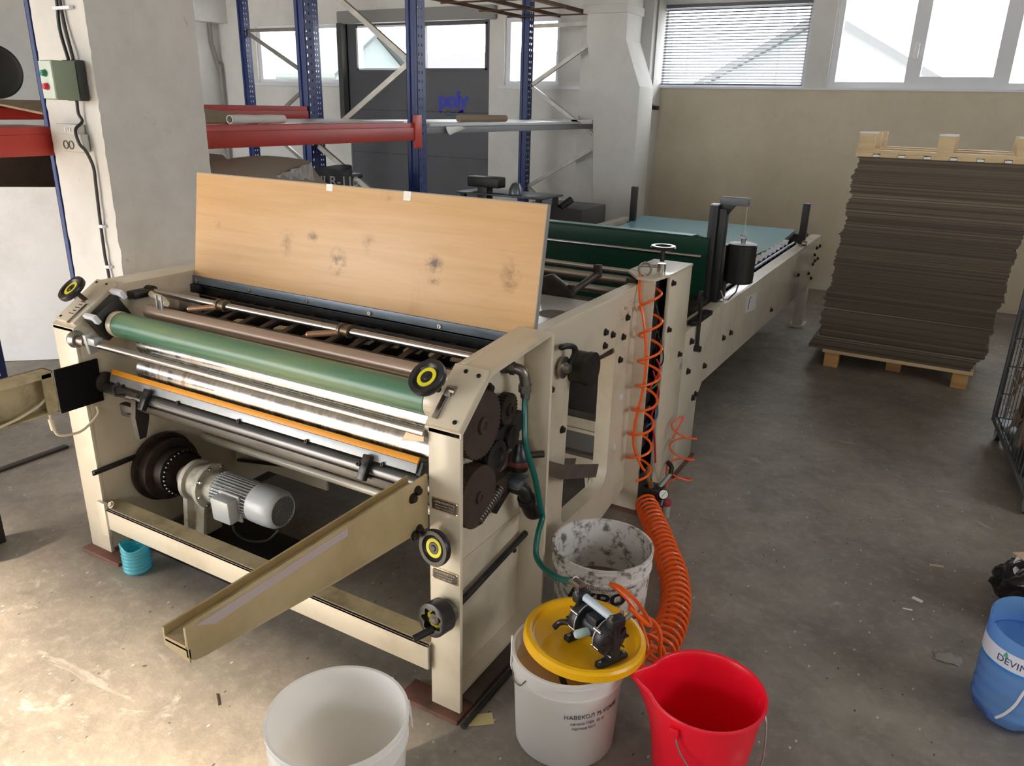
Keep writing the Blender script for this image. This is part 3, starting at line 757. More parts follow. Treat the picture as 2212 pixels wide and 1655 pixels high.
mb = MB(); mb.box(-.082, -.045, .225, .315, .535, .605, .003); mb.cyl((-.04, .14, .535), (-.04, .26, .585), .013); P(mb, 'worm_bracket', IRON)
mb = MB()
for q in range(13):
    y = .145 + q * .009; mb.lathe([(.012, 0), (.0165, .002), (.0165, .004), (.012, .006)], (-.04, y, .537 + q * .0038), (0, .92, .38), 16)
P(mb, 'worm_screw', STEEL)
# small pump motor with its bracket
mb = MB(); mb.prism([(.28, .56), (.31, .595), (.43, .60), (.43, .57), (.36, .53), (.28, .485)], 'x', -.08, -.06, .003); BK = P(mb, 'motor_bracket', BLACK)
mb = MB(); mb.lathe([(0, 0), (.028, 0), (.031, .01), (.031, .045), (.022, .058), (.017, .085), (0, .085)], (-.045, .375, .595), (0, .05, 1), 24)
GM = P(mb, 'glue_motor', BLACKM); P(MB().lathe([(.0312, .016), (.0316, .017), (.0316, .03), (.0312, .031)], (-.045, .375, .595), (0, .05, 1), 24), 'red_label_band', M('dark_red_label', '6d2f25', .5), GM)
P(MB().cyl((-.045, .40, .63), (.0, .445, .628), .010), 'drain_pipe', IRON)
P(MB().box(-.06, -.02, .33, .40, .55, .572, .003), 'grey_clamp', M('grey_clamp', '6d7277', .4, .4), BK)
# black elbow pipe low down and the slanting bar
mb = MB(); mb.tube(smoothpts([(-.08, .36, .545), (-.045, .36, .545), (-.025, .375, .53), (-.022, .39, .49), (-.022, .42, .44), (-.02, .45, .425)]), .022, 14)
mb.cyl((-.083, .36, .545), (-.07, .36, .545), .032); mb.cyl((-.022, .385, .505), (-.022, .392, .485), .027); P(mb, 'elbow_pipe', BLACK)
P(MB().cyl((-.06, .016, .292), (-.06, .46, .335), .010), 'black_rod', BLACK)
# galvanised elbow the green hose is clamped to
GALV = M('galvanised_fitting', '8d8a85', .35, .9, dirt='5f5a53', amt=.6, scale=20)
mb = MB(); mb.tube(smoothpts([(-.09, .335, .91), (-.055, .345, .915), (-.03, .355, .905), (-.024, .36, .875), (-.024, .362, .855)]), .0155, 14)
mb.cyl((-.062, .342, .914), (-.05, .346, .914), .020, seg=8); mb.cyl((-.024, .36, .868), (-.024, .362, .848), .0195, seg=8); mb.cyl((-.024, .362, .85), (-.024, .364, .83), .014)
P(mb, 'pipe_elbow', GALV)
bolt(RP, (-.083, .262, .875), (1, 0, 0), .011, .014)
for y, z in ((.40, .80), (.43, .28), (.05, .30)): bolt(RP, (-.083, y, z), (1, 0, 0), .006, .006)
# --- main motor with gearbox low inside
MGREY = M('motor_grey', 'a5a7a6', .38, dirt='6e6b66', amt=.6, scale=8)
MW = M('motor_beige', 'b9b3a4', .5, dirt='5a544a', amt=.8, scale=12)
y, z = .246, .262
mb = MB(); mb.lathe([(0, 0), (.13, 0), (.132, .006), (.132, .022), (.115, .024), (.112, .05), (.118, .052), (.118, .066), (.09, .07), (.088, .11), (.06, .115), (0, .115)], (-1.535, y, z + .01), (1, 0, 0), 48)
FW = P(mb, 'flywheel', IRON)
mb = MB()
for q in range(30):
    a = 2 * PI * q / 30; mb.lathe([(0, 0), (.006, .001), (.008, .008), (.006, .015), (0, .016)], (-1.418, y + .082 * math.cos(a), z + .01 + .082 * math.sin(a)), (1, 0, 0), 8)
P(mb, 'drive_chain', M('shiny_chain', '3a3734', .25, .9), FW)
mb = MB(); mb.lathe([(0, 0), (.04, 0), (.05, .02), (.05, .05), (.075, .052), (.078, .056), (.078, .075), (.065, .078), (.065, .13), (.08, .134), (.084, .14), (.084, .158), (.06, .16), (.058, .20), (0, .2)], (-1.40, y, z), (1, 0, 0), 40)
MO = P(mb, 'gear_motor', MW, MC, 'grey electric gear motor low inside the machine')
mb = MB(); mb.cyl((-1.20, y, z), (-1.0, y, z), .056, seg=36)
for q in range(36):
    a = 2 * PI * q / 36; d = Vector((0, math.cos(a), math.sin(a))); t = Vector((0, -math.sin(a), math.cos(a)))
    mb.obox(Vector((-1.1, y, z)) + d * .060, (1, 0, 0), d, t, .095, .008, .0016)
P(mb, 'finned_body', MGREY, MO)
mb = MB(); mb.lathe([(.067, 0), (.070, .004), (.071, .06), (.068, .10), (.058, .118), (.054, .120), (.0535, .112), (0, .112)], (-1.015, y, z), (1, 0, 0), 48); P(mb, 'fan_cover', M('fan_cover_grey', 'b3b6b7', .3), MO)
mb = MB()
for q in range(11):
    h = -.05 + q * .01; wd = math.sqrt(max(0, .0525 ** 2 - h * h))
    if wd > .004:
        mb.box(-.9005, -.8985, y - wd, y + wd, z + h - .0016, z + h + .0016); mb.box(-.9005, -.8985, y + h - .0016, y + h + .0016, z - wd, z + wd)
P(mb, 'fan_grille', M('grille_grey', '6f7070', .5), MO)
P(MB().cyl((-.912, y, z), (-.905, y, z), .0525, seg=36), 'fan_blades', BLACK, MO)
mb = MB(); mb.obox((-1.09, y - .085, z - .01), (1, 0, 0), (0, 1, .05), (0, -.05, 1), .045, .022, .045, .008); mb.obox((-1.09, y - .058, z - .01), (1, 0, 0), (0, 1, .05), (0, -.05, 1), .05, .004, .052, .002)
P(mb, 'terminal_box', M('terminal_grey', 'bcbdbb', .35), MO)
P(MB().tube(smoothpts([(-1.09, y - .06, z - .06), (-1.09, y - .05, z - .12), (-1.05, y - .03, z - .15), (-.99, y, z - .145), (-.96, y + .03, z - .11)]), .005, 8), 'motor_cable', BLACK, MO)
mb = MB(); mb.prism([(y - .07, .02), (y + .09, .02), (y + .05, z - .02), (y - .05, z - .02)], 'x', -1.36, -1.335, .004); mb.prism([(y - .05, .02), (y - .035, .02), (y - .01, z - .05), (y - .02, z - .05)], 'x', -1.335, -1.28); P(mb, 'motor_foot', MW, MO)
for q in range(8):
    a = 2 * PI * q / 8 + .2; bolt(MO, (-1.242, y + .074 * math.cos(a), z + .074 * math.sin(a)), (1, 0, 0), .006, .009, BOLTL)
P(MB().box(-1.52, -.95, .10, .42, .0, .022, .002), 'motor_base', M('oil_black', '141210', .5))
P(MB().box(-1.53, -1.02, .588, .598, .155, .275), 'lit_floor_sheet', M('lit_floor_grey', 'cfcac0', .5))  # pale sheet added where lit floor shows beyond the machine
P(MB().tube([(-1.50, .575, .17), (-1.0, .575, .255)], .008, 8), 'floor_cable', BLACK)  # rod for the black cable line crossing that floor
mb = MB(); mb.box(-1.541, -1.525, -.02, .185, .345, .353, .001); mb.box(-1.541, -1.535, -.02, .185, .335, .353); P(mb, 'small_rail', BLACK, LP)
# table and rear bars between board and press
mb = MB(); TB = M('steel_table', 'd0cfcd', .25, .35, dirt='a9a6a1', amt=.4, scale=5)
mb.box(-1.50, -.145, .56, 1.03, .948, .955); T_ = P(mb, 'steel_table', TB)
mb = MB(); mb.lathe([(0, 0), (.052, 0), (.052, .0008), (0, .0008)], (-.165, .80, .9552), (0, 0, 1), 32); P(mb, 'table_hole', M('hole_brown', '554b44', .6), T_)
for y_, z_, r_, m_ in ((1.46, .985, .011, CHROME), (1.42, .955, .02, STEEL), (1.34, .925, .018, STEEL), (1.22, .905, .016, GUNMET)):
    roller('feed_roller', y_, z_, r_, -1.5, -.13, m_, 24)
mb = MB(); mb.box(-1.5, -.14, 1.05, 1.09, .90, .93); mb.box(-1.5, -.14, 1.14, 1.19, .86, .885); P(mb, 'rear_tie_bar', GUNMET)
mb = MB(); mb.box(-1.5, -.14, 1.10, 1.33, .84, .85); P(mb, 'rear_tray', M('rear_tray', '8d8479', .5))
mb = MB(); mb.prism([(-.35, .955), (-.33, 1.02), (-.30, 1.03), (-.22, .985), (-.21, .955)], 'y', 1.03, 1.06, .003); P(mb, 'black_guard', BLACK)
mb = MB(); mb.cyl((-.23, 1.05, .965), (-.228, 1.29, 1.00), .013); mb.box(-.242, -.214, 1.27, 1.30, .985, 1.035, .004); mb.box(-.235, -.215, 1.04, 1.06, .955, 1.0); P(mb, 'clamp_lever', IRON)
# sprung knob beside the cut-out
mb = MB(); mb.cyl((-.14, .80, .79), (-.03, .80, .79), .055, seg=36); mb.lathe([(.055, 0), (.058, .003), (.058, .02), (.04, .022), (0, .022)], (-.032, .80, .79), (1, 0, 0), 36); P(mb, 'tension_drum', BLACK)
mb = MB(); mb.lathe([(0, 0), (.02, 0), (.036, .012), (.036, .02), (.018, .022), (.014, .04), (0, .04)], (-.08, .685, .82), (1, 0, 0), 24); KN = P(mb, 'steel_knob', STEEL)
P(MB().tube(smoothpts([(-.05, .70, .83), (-.04, .71, .86), (-.04, .705, .885), (-.05, .68, .895), (-.055, .635, .90)]), [.01] * 32 + [.007], 10), 'knob_lever', BLACKM, KN)
mb = MB(); mb.cyl((-.1, .80, .77), (-.1, 1.2, .745), .014); P(mb, 'tension_shaft', IRON)
mb = MB(); mb.box(-1.5, -.15, 1.25, 1.27, .365, .41); mb.box(-1.5, -.15, 1.24, 1.27, .352, .366); mb.box(-1.5, -.15, 1.25, 1.28, .20, .24); P(mb, 'rear_crossbeam', CREAM)
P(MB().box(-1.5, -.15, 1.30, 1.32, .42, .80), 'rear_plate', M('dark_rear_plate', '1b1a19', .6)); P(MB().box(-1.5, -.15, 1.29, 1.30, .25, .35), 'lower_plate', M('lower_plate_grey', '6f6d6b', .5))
# steel drip tray hung in the cut-out
mb = MB(); o_ = Vector((-.07, .60, .47))
ax, az = Vector((0, .91, -.36)).normalized(), Vector((0, .36, .91)).normalized()
c0 = Vector((-.055, .735, .425))
mb.obox(c0, (1, 0, 0), ax, az, .045, .155, .002); mb.obox(c0 + Vector((.044, 0, 0)) + az * .022, (1, 0, 0), ax, az, .0016, .155, .024); mb.obox(c0 + Vector((-.044, 0, 0)) + az * .022, (1, 0, 0), ax, az, .0016, .155, .024); mb.obox(c0 - ax * .154 + az * .022, (1, 0, 0), ax, az, .045, .0016, .024)
DT = P(mb, 'drip_tray', M('dirty_steel_tray', '7d756c', .35, .7, dirt='5b534b', amt=.7, scale=14))
mb = MB(); e_ = c0 + ax * .155
mb.tube([e_ + Vector((.0, 0, .004)), e_ + Vector((.004, .012, -.01)), e_ + Vector((.004, .014, -.06))], [.010, .009, .003], 8); mb.tube([e_ + Vector((.02, 0, .004)), e_ + Vector((.024, .012, -.01)), e_ + Vector((.026, .014, -.035))], [.008, .006, .002], 8)
P(mb, 'dried_glue', M('dried_glue', 'd2c6b2', .5), DT)
# ================================================================ press conveyor behind the pasting unit
PC = thing('press_conveyor', 'long cream belt press with dark green belt running back to the beige wall', 'conveyor', (-.8, 3.2, 0))
CREAMG = M('cream_paint_conveyor', 'beb5a3', .4, dirt='918979', amt=.5, scale=4, coat=.4)
def Q(mb, name, mat, parent=PC, label=None, **kw):
    o = mb.obj(name, mat, parent, **kw)
    if label: o['label'] = label
    return o
def qbolt(parent, y, z, x=0, r=.011): mb = MB(); hexbolt(mb, (x, y, z), (1, 0, 0), r, .014); return Q(mb, 'bolt', BOLT, parent)
beam_poly = [(1.748, 0), (2.02, 0), (2.02, .31), (2.09, .37), (4.98, .345), (5.07, .345), (5.07, .70), (1.748, .695)]
BEAM = Q(MB().prism(beam_poly, 'x', -.075, 0, .002), 'side_beam', CREAMG)
for y, z in ((1.833, .634), (1.827, .496), (2.088, .45), (2.39, .515), (2.525, .51), (3.496, .43), (4.276, .52), (1.953, .329), (1.99, .336), (5.04, .619), (4.911, .621), (4.86, .576), (5.03, .522), (4.904, .523), (4.84, .508), (4.707, .459), (4.849, .397)): qbolt(BEAM, y, z)
Q(MB().prism([(2.80, .648), (3.04, .628), (3.05, .528), (2.81, .552)], 'x', 0, .0012), 'paper_notice', M('grey_white_paper', 'c4c2c0', .6), BEAM)
mb = MB(); mb.tube([(.0018, 2.86, .565), (.0018, 2.87, .62), (.0018, 2.90, .63)], .002, 5); Q(mb, 'pen_mark', BOLT, BEAM)
Q(MB().prism(beam_poly, 'x', -1.655, -1.58, .002), 'side_beam', CREAMG)
for x in (-.085, -1.655):
    mb = MB(); mb.box(x, x + .07, 4.86, 4.96, .02, .36, .002); mb.box(x - .02, x + .09, 4.83, 4.99, 0, .02)
    Q(mb, 'rear_leg', CREAMG)
for x in (-.095, -1.67): Q(MB().box(x, x + .11, 1.746, 2.04, 0, .012), 'foot_plate', RUST)
# post between the two units, with its own handwheel on top
mb = MB(); mb.box(-.014, 0, 1.475, 1.742, .012, .985, .001); mb.box(-.16, -.014, 1.73, 1.742, .012, .985); mb.prism([(-.085, 1.335), (-.018, 1.335), (.002, 1.475), (.002, 1.745), (-.17, 1.745), (-.17, 1.45)], 'z', .985, .995, .001)
POST = Q(mb, 'middle_post', CREAM, MC)
for y, z in ((1.50, .955), (1.50, .765), (1.675, .616)): qbolt(POST, y, z, 0, .009)
Q(MB().box(-.005, .004, 1.70, 1.72, .54, .565, .001), 'small_hook', ALU, POST)
wc = Vector((-.05, 1.50, 1.085))
mb = MB(); mb.lathe([(0, -.008), (.012, -.01), (.036, -.004), (.047, .0), (.050, .006), (.047, .011), (.034, .010), (.034, .004), (0, .002)], wc, (0, 0, 1), 40); HW = Q(mb, 'handwheel', BLACKM, POST)
mb = MB(); mb.lathe([(.033, .0105), (.033, .0122), (.047, .0122), (.047, .0105)], wc, (0, 0, 1), 40); Q(mb, 'polished_rim', CHROME, POST)
Q(MB().cyl(wc - Vector((0, 0, .05)), wc - Vector((0, 0, .006)), .009), 'wheel_stem', GUNMET, POST)
Q(MB().lathe([(0, 0), (.017, 0), (.017, .03), (.015, .032), (0, .032)], (-.05, 1.50, .995), (0, 0, 1), 24), 'stem_collar', CHROME, POST)
Q(MB().cyl((-.05, 1.50, 1.015), (-.135, 1.475, 1.012), .0055), 'lock_lever', STEEL, POST)
mb = MB(); mb.tube([(-.072 + .024 * math.cos(2 * PI * q / 20) * .85, 1.375 + .024 * math.cos(2 * PI * q / 20) * .5, 1.022 + .025 * math.sin(2 * PI * q / 20)) for q in range(20)], .0042, 8, closed=True); mb.cyl((-.072, 1.375, .994), (-.072, 1.375, 1.0), .012)
Q(mb, 'eye_bolt', STEEL, POST)
# pneumatic valves in the gap of the post
mb = MB(); mb.box(-.10, -.035, 1.385, 1.46, .84, .97, .006); mb.cyl((-.055, 1.42, .70), (-.055, 1.42, .86), .034); mb.cyl((-.055, 1.42, .62), (-.055, 1.42, .72), .026); Q(mb, 'pneumatic_cylinder', BLACKM, POST)
Q(MB().box(-.14, -.10, 1.36, 1.73, .05, .98), 'dark_backplate', M('dark_backplate', '26231f', .6), POST)
for y, z, m in ((1.40, .55, BLACKM), (1.42, .49, BLACKM), (1.40, .42, BLACKM), (1.43, .36, BLACKM), (1.41, .30, BLACKM)):
    Q(MB().box(-.08, -.03, y - .025, y + .03, z - .024, z + .024, .004), 'valve_block', m, POST)
for y, z in ((1.40, .455), (1.41, .33)): Q(MB().cyl((-.03, y, z), (-.015, y, z), .012), 'valve_silencer', BOLTL, POST)
for name, col, pts in (('red_air_tube', 'c22436', [(-.03, 1.45, .60), (-.0, 1.46, .50), (-.02, 1.45, .40), (0, 1.46, .30), (.01, 1.47, .19)]), ('red_air_tube', 'c22436', [(-.03, 1.40, .52), (-.005, 1.42, .58), (.0, 1.44, .62), (-.02, 1.45, .65)]), ('green_air_tube', '4b7d4c', [(-.03, 1.42, .52), (.0, 1.45, .56), (-.01, 1.47, .60)]), ('blue_air_tube', '3f6a8a', [(-.03, 1.43, .36), (.0, 1.46, .40), (-.01, 1.48, .46)]), ('black_wire', '1b1a1a', [(-.03, 1.40, .90), (-.005, 1.40, .82), (-.01, 1.41, .72), (-.02, 1.42, .62)]), ('black_wire', '1b1a1a', [(-.03, 1.44, .78), (.0, 1.45, .70), (.004, 1.46, .64), (-.02, 1.45, .60)])):
    Q(MB().tube(smoothpts(pts), .004 if 'tube' in name else .0028, 8), name, M(name, col, .4), POST)
# green belts
BELTG = M('dark_green_belt', '0e3a2b', .42, dirt='123f31', amt=.5, scale=3, spec=.3)
def belt_strip(prof, x0, x1, name, mat, t=.006):
    mb = MB(); n = len(prof); A = []
    for x in (x0, x1):
        up = [Vector((x, y, z)) for y, z in prof]; lo = []
        for i in range(n):
            d = up[min(i + 1, n - 1)] - up[max(i - 1, 0)]; nn = Vector((0, -d.z, d.y)).normalized(); lo.append(up[i] - nn * t)
        A.append(([mb.bm.verts.new(p) for p in up], [mb.bm.verts.new(p) for p in lo]))
    (a, b), (c, d) = A
    for i in range(n - 1):
        mb._f([a[i], a[i + 1], c[i + 1], c[i]]); mb._f([b[i], d[i], d[i + 1], b[i + 1]])
        mb._f([a[i], b[i], b[i + 1], a[i + 1]]); mb._f([c[i], c[i + 1], d[i + 1], d[i]])
    mb._f([a[0], c[0], d[0], b[0]]); mb._f([a[-1], b[-1], d[-1], c[-1]])
    return Q(mb, name, mat)
front = [(2.345, .60), (2.338, .72), (2.334, .96)] + [(2.348 + .014 * math.cos(a), 1.0 + .014 * math.sin(a)) for a in [PI - q * PI / 8 for q in range(0, 5)]]
belt_strip(front, -1.50, -.11, 'front_belt', BELTG)
top = [(2.352, 1.015), (2.44, 1.01)] + [(p.y, p.z) for p in smoothpts([(0, 2.55, .985), (0, 2.8, .90), (0, 3.1, .80), (0, 3.5, .735), (0, 4.0, .705), (0, 4.5, .69), (0, 4.95, .715), (0, 5.08, .722)], 5)]
BLUEB = M('blue_green_belt', '6d9db0', .3, dirt='6f9f97', amt=.7, scale=1.6, thr=(.35, .65))
belt_strip(top, -1.48, -.20, 'carrying_belt', BLUEB)
low = [(y, z - .03) for y, z in top[3:]]
belt_strip([(y, z - .012) for y, z in top[2:-1]], -.205, -.19, 'belt_edge', BLACK, .03)
def qroll(name, y, z, r, mat, x0=-1.5, x1=-.10): 
    return Q(MB().lathe([(0, 0), (r, 0), (r, x1 - x0), (0, x1 - x0)], (x0, y, z), (1, 0, 0), 28), name, mat)
qroll('belt_drum', 2.40, .62, .05, BELTG); qroll('chrome_rod', 2.24, .935, .009, CHROME, -1.5, -.11)
qroll('tail_drum', 5.03, .64, .07, GUNMET)
# bed, small press rollers on their rail
mb = MB(); mb.box(-1.55, -.09, 2.1, 5.0, .50, .53); Q(mb, 'conveyor_bed', M('conveyor_bed', '1a1a1c', .6))
mb = MB(); mb.box(-.175, -.165, 2.55, 4.75, .62, .655); mb.box(-.11, -.10, 2.55, 4.75, .62, .66); Q(mb, 'roller_rail', M('navy_rail', '1d2a55', .45))
Q(MB().box(-.135, -.125, 2.6, 4.7, .672, .684), 'white_rod', PVC)
RB = M('blue_roller', '26366e', .4)
r0 = None
for i in range(15):
    y = 2.66 + i * .13
    mb = MB(); mb.cyl((-.185, y, .665), (-.135, y, .665), .026, seg=18); o = Q(mb, 'press_roller', RB)
    Q(MB().obox((-.16, y + .03, .70), (1, 0, 0), (0, 1, .5), (0, -.5, 1), .02, .03, .004), 'roller_clip', PVC, o)
# upright posts, bracket and hanging counterweight
COLM = M('column_black', '141518', .45, dirt='3b3a3a', amt=.5, scale=5)
mb = MB(); mb.box(-.125, -.083, 2.345, 2.40, .535, 1.168, .003); mb.box(-.083, -.045, 2.36, 2.41, .535, 1.155, .003); KC = Q(mb, 'black_column', COLM)
Q(MB().box(-.123, -.085, 2.347, 2.398, 1.168, 1.174), 'column_cap', ALU, KC)
mb = MB(); mb.box(-.16, -.08, 2.10, 2.62, .535, .72, .004); mb.box(-.08, -.03, 2.37, 2.46, .71, .98, .004); Q(mb, 'column_base', BLACK)
mb = MB(); mb.prism([(-.083, 1.10), (-.083, 1.178), (.0, 1.178), (-.02, 1.165), (-.05, 1.115)], 'y', 2.375, 2.40, .002); Q(mb, 'top_bracket', COLM, KC)
Q(MB().box(-.085, .048, 2.37, 2.415, 1.172, 1.21, .005), 'pulley_box', M('pulley_box_grey', '6b6d72', .5, .3), KC)
cw = Vector((.036, 2.42, .800))
mb = MB(); mb.lathe([(0, 0), (.062, 0), (.068, .006), (.068, .185), (.064, .19), (0, .19)], cw, (0, 0, 1), 44); CW = Q(mb, 'counterweight', M('counterweight_black', '232120', .4, .3), PC, 'black hanging cylinder weight')
Q(MB().lathe([(.0675, .1901), (.062, .1925), (0, .1925)], cw, (0, 0, 1), 44), 'weight_top', M('weight_top_grey', 'a9aaad', .45), CW)
mb = MB(); t_ = cw + Vector((0, 0, .192))
mb.cyl(t_, t_ + Vector((0, 0, .025)), .011); mb.tube([t_ + Vector((.016 * math.cos(a), .016 * math.sin(a), .02 + .03 * k / 10)) for k, a in enumerate([q * .6 for q in range(11)])], .002, 6)
Q(mb, 'spring_hook', STEEL, CW)
mb = MB(); mb.tube([t_ + Vector((0, 0, .04)), t_ + Vector((0, 0, .10)), (.04, 2.395, 1.173)], .0013, 5); Q(mb, 'cord', M('pale_cord', 'c9c6b8', .6), CW)
mb = MB(); mb.tube([(-.03, 2.36, .76), (-.01, 2.36, .715), (.0, 2.40, .71), (.02, 2.46, .74), (.036, 2.44, .80)], .004, 6); Q(mb, 'wire_stay', STEEL)
mb = MB(); mb.cyl((.012, 1.885, .83), (.012, 1.90, .60), .0085); mb.cyl((.0, 1.90, .585), (.03, 1.90, .585), .015, seg=6); Q(mb, 'hanging_rod', BLACK)
mb = MB(); mb.box(-.0, .012, 1.86, 1.91, .80, .85, .002); mb.box(-.03, .012, 1.85, 2.1, .70, .72, .002); Q(mb, 'rod_bracket', BLACK)
for x, y in ((-.075, 4.52), (-1.50, 4.80)):
    mb = MB(); mb.box(x, x + .045, y, y + .055, .66, .985, .003); o = Q(mb, 'end_post', COLM); Q(MB().box(x - .01, x + .055, y - .02, y + .07, .645, .70, .003), 'post_base', BLACK, o)
mb = MB(); mb.lathe([(0, 0), (.02, 0), (.02, .03), (0, .03)], (-.03, 4.45, .715), (1, 0, 0), 18); Q(mb, 'adjusting_knob', STEEL)
# ================================================================ pallet racking and what stands at the back
RBLUE = M('rack_blue', '26386f', .42, dirt='5b6786', amt=.5, scale=12, thr=(.55, .75))
RRED = M('rack_orange_red', 'b83a30', .42, dirt='8f3229', amt=.4, scale=6)
GALVR = M('galvanised_brace', '8f8d88', .42, .75, dirt='b8b5ae', amt=.5, scale=10)
def upright(mb, x, y, z0, z1, w=.085, fx=1):
    """open C post: a front face towards -y and a perforated face towards +x*fx"""
    t = .003; P_ = .055
    mb.box(x, x + w * .28, y, y + t, z0, z1); mb.box(x + w * .28, x + w * .72, y + .01, y + .01 + t, z0, z1); mb.box(x + w * .72, x + w, y, y + t, z0, z1)
    mb.box(x + w * .26, x + w * .30, y, y + .012, z0, z1); mb.box(x + w * .70, x + w * .74, y, y + .012, z0, z1)
    xs = x + w - t if fx > 0 else x
    cols = [(0, .012), (.024, .046), (.058, w)]
    for a, b in cols: mb.box(xs, xs + t, y + a, y + b, z0, z1)
    n = int((z1 - z0) / P_)
    for (a, b) in ((.012, .024), (.046, .058)):
        for i in range(n + 1):
            zc = z0 + i * P_; mb.box(xs, xs + t, y + a, y + b, max(z0, zc - .0185), min(z1, zc + .0185))
    for i in range(n):            # small slots read on the front face
        zc = z0 + (i + .5) * P_
    xo = x if fx > 0 else x + w - t
    mb.box(xo, xo + t, y, y + w, z0, z1)
def brace(mb, p, q, w=.018):
    p, q = Vector(p), Vector(q); d = (q - p); L = d.length / 2; n = Vector((0, 1, 0)); s = d.normalized().cross(n)
    mb.obox((p + q) / 2, d, s, n, L, w, .002); mb.obox((p + q) / 2 + s * (w - .002) + n * .012, d, s, n, L, .002, .012); mb.obox((p + q) / 2 - s * (w - .002) + n * .012, d, s, n, L, .002, .012)
RK = thing('pallet_rack', 'blue and orange-red pallet rack behind the plastered pillar', 'rack', (-2.8, 2.0, 0))
def frame(root, xa, xb, y, z1, pts):
    """two uprights (left at xa, right at xb) joined by zig-zag braces pts [(x0,z0,x1,z1)]"""
    mb = MB(); upright(mb, xa - .045, y, 0, z1, .09); root_a = mb.obj('upright', RBLUE, root)
    mb = MB(); upright(mb, xb - .045, y, 0, z1, .09); mb.obj('upright', RBLUE, root)
    for x in (xa, xb): MB().box(x - .06, x + .06, y - .02, y + .11, 0, .006).obj('foot_plate', RBLUE, root)
    for a, b, c, d in pts:
        mb = MB(); brace(mb, (a, y + .05, b), (c, y + .05, d)); mb.obj('brace', GALVR, root)
frame(RK, -3.36, -2.385, 3.0, 3.4, [(-3.1, 2.30, -2.45, 1.86), (-2.45, 1.845, -3.3, 1.30), (-3.3, 1.28, -2.45, .77), (-3.3, 2.9, -3.1, 2.30), (-2.45, .75, -3.3, .2)])
frame(RK, -3.15, -2.2, 5.875, 3.4, [(-3.1, 1.79, -2.4, 2.21), (-3.1, 1.78, -2.4, 1.35), (-3.1, .80, -2.4, 1.2), (-3.1, 2.335, -2.4, 2.345), (-3.1, 1.45, -2.4, 1.46), (-3.1, .78, -2.4, .3)])
frame(RK, -3.36, -2.38, .536, 3.4, [(-3.3, 2.9, -2.45, 2.3), (-3.3, 2.28, -2.5, 2.28)])
def beam(x0, x1, y0, y1, z0, z1, conn=True):
    mb = MB(); mb.prism([(x0, z0), (x1, z0), (x1, z1 - .03), (x1 - .012, z1 - .03), (x1 - .012, z1), (x0, z1)], 'y', y0, y1, .002); o = mb.obj('beam', RRED, RK)
    if conn:
        for y in (y1,): MB().box(x1 - .01, x1 + .006, y - .02, y + .055, z0 - .05, z1 + .05, .002).obj('beam_connector', M('connector_red', 'd14a3a', .4), o)
    return o
beam(-2.41, -2.345, .64, 2.985, 1.36, 1.472); beam(-2.41, -2.345, -2.4, .525, 1.36, 1.472, False)
beam(-3.39, -3.31, .72, 2.985, 1.47, 1.556, False); beam(-3.39, -3.31, -2.4, .60, 1.47, 1.556, False)
RUSTB = M('rusty_angle', '5d4a3d', .7, .3, dirt='8a5a39', amt=.7, scale=14)
for x in (-2.42, -2.8, -3.2): MB().box(x - .018, x + .018, 3.1, 5.90, 2.40, 2.43).obj('roof_bar', RUSTB, RK)
for y in (3.9, 4.5, 5.1, 5.6): MB().cyl((-3.2, y, 2.39), (-2.3, y, 2.39), .007, seg=8).obj('roof_rod', RUSTB, RK)
MB().box(-2.41, -2.345, 3.1, 5.86, 1.40, 1.445, .002).obj('beam', M('grey_beam', '8a8c90', .5), RK)
# second rack further left by the window
R2 = thing('pallet_rack', 'distant blue rack frame in front of the far left window', 'rack', (-6.1, 5.4, 0))
frame(R2, -6.60, -5.55, 5.4, 3.4, [(-6.56, 2.33, -5.6, 2.325), (-6.56, 2.30, -5.6, 1.82), (-5.6, 1.80, -6.4, 1.30), (-6.4, 1.28, -5.6, .8)])
# things lying on the rack
o = MB().box(-3.32, -2.42, .75, 1.85, 1.556, 1.566).obj('chipboard_sheet', M('chipboard', '8d7a62', .8, dirt='6a5a48', amt=.6, scale=20))
tag(o, 'brown chipboard sheet lying on the red rack beams', 'board')
for v in o.data.vertices: v.co.z += (-.083 if v.co.x > -2.8 else .0)
mb = MB(); mb.lathe([(.016, 0), (.022, 0), (.024, .1), (.021, .2), (.024, .3), (.022, .42), (.016, .42), (.012, .0)], (-2.37, 1.45, 1.497), (-.12, .97, 0), 18)
tag(mb.obj('paper_roll', M('crumpled_white_paper', 'd9d6d0', .7, bump=.5, bscale=30)), 'crumpled white paper roll on top of the front red beam', 'paper')
mb = MB(); mb.box(-2.95, -2.38, 1.98, 2.9, 1.474, 1.482)
tag(mb.obj('plastic_sheet', M('grey_corrugated_plastic', 'a9a9a7', .5)), 'grey corrugated plastic panel near the end of the rack shelf', 'panel')
mb = MB(); mb.box(-3.2, -2.33, 3.12, 5.5, 1.446, 1.466, .002)
tag(mb.obj('white_sheet', M('white_panel_sheet', 'cfd1d3', .4)), 'long white panel bridging the second rack bay before the grey door', 'panel')
mb = MB(); mb.cyl((-2.55, 3.8, 1.493), (-2.55, 4.5, 1.493), .026, seg=20)
tag(mb.obj('cardboard_tube', M('cardboard_tube', '8f7c68', .8)), 'brown cardboard tube on the white panel in front of the grey door', 'tube')
mb = MB(); mb.grid(lambda u, v: (-2.322 + .03 * v * v, 3.3 + .2 * u, 1.445 - (.055 * v) * (1 - .8 * u) ), 6, 4)
o = mb.obj('paper_scrap', M('bright_paper', 'f1f1ee', .6), fix=False); so_ = o.modifiers.new('s', 'SOLIDIFY'); so_.thickness = .0015
tag(o, 'torn white paper corner hanging off the white panel', 'paper')
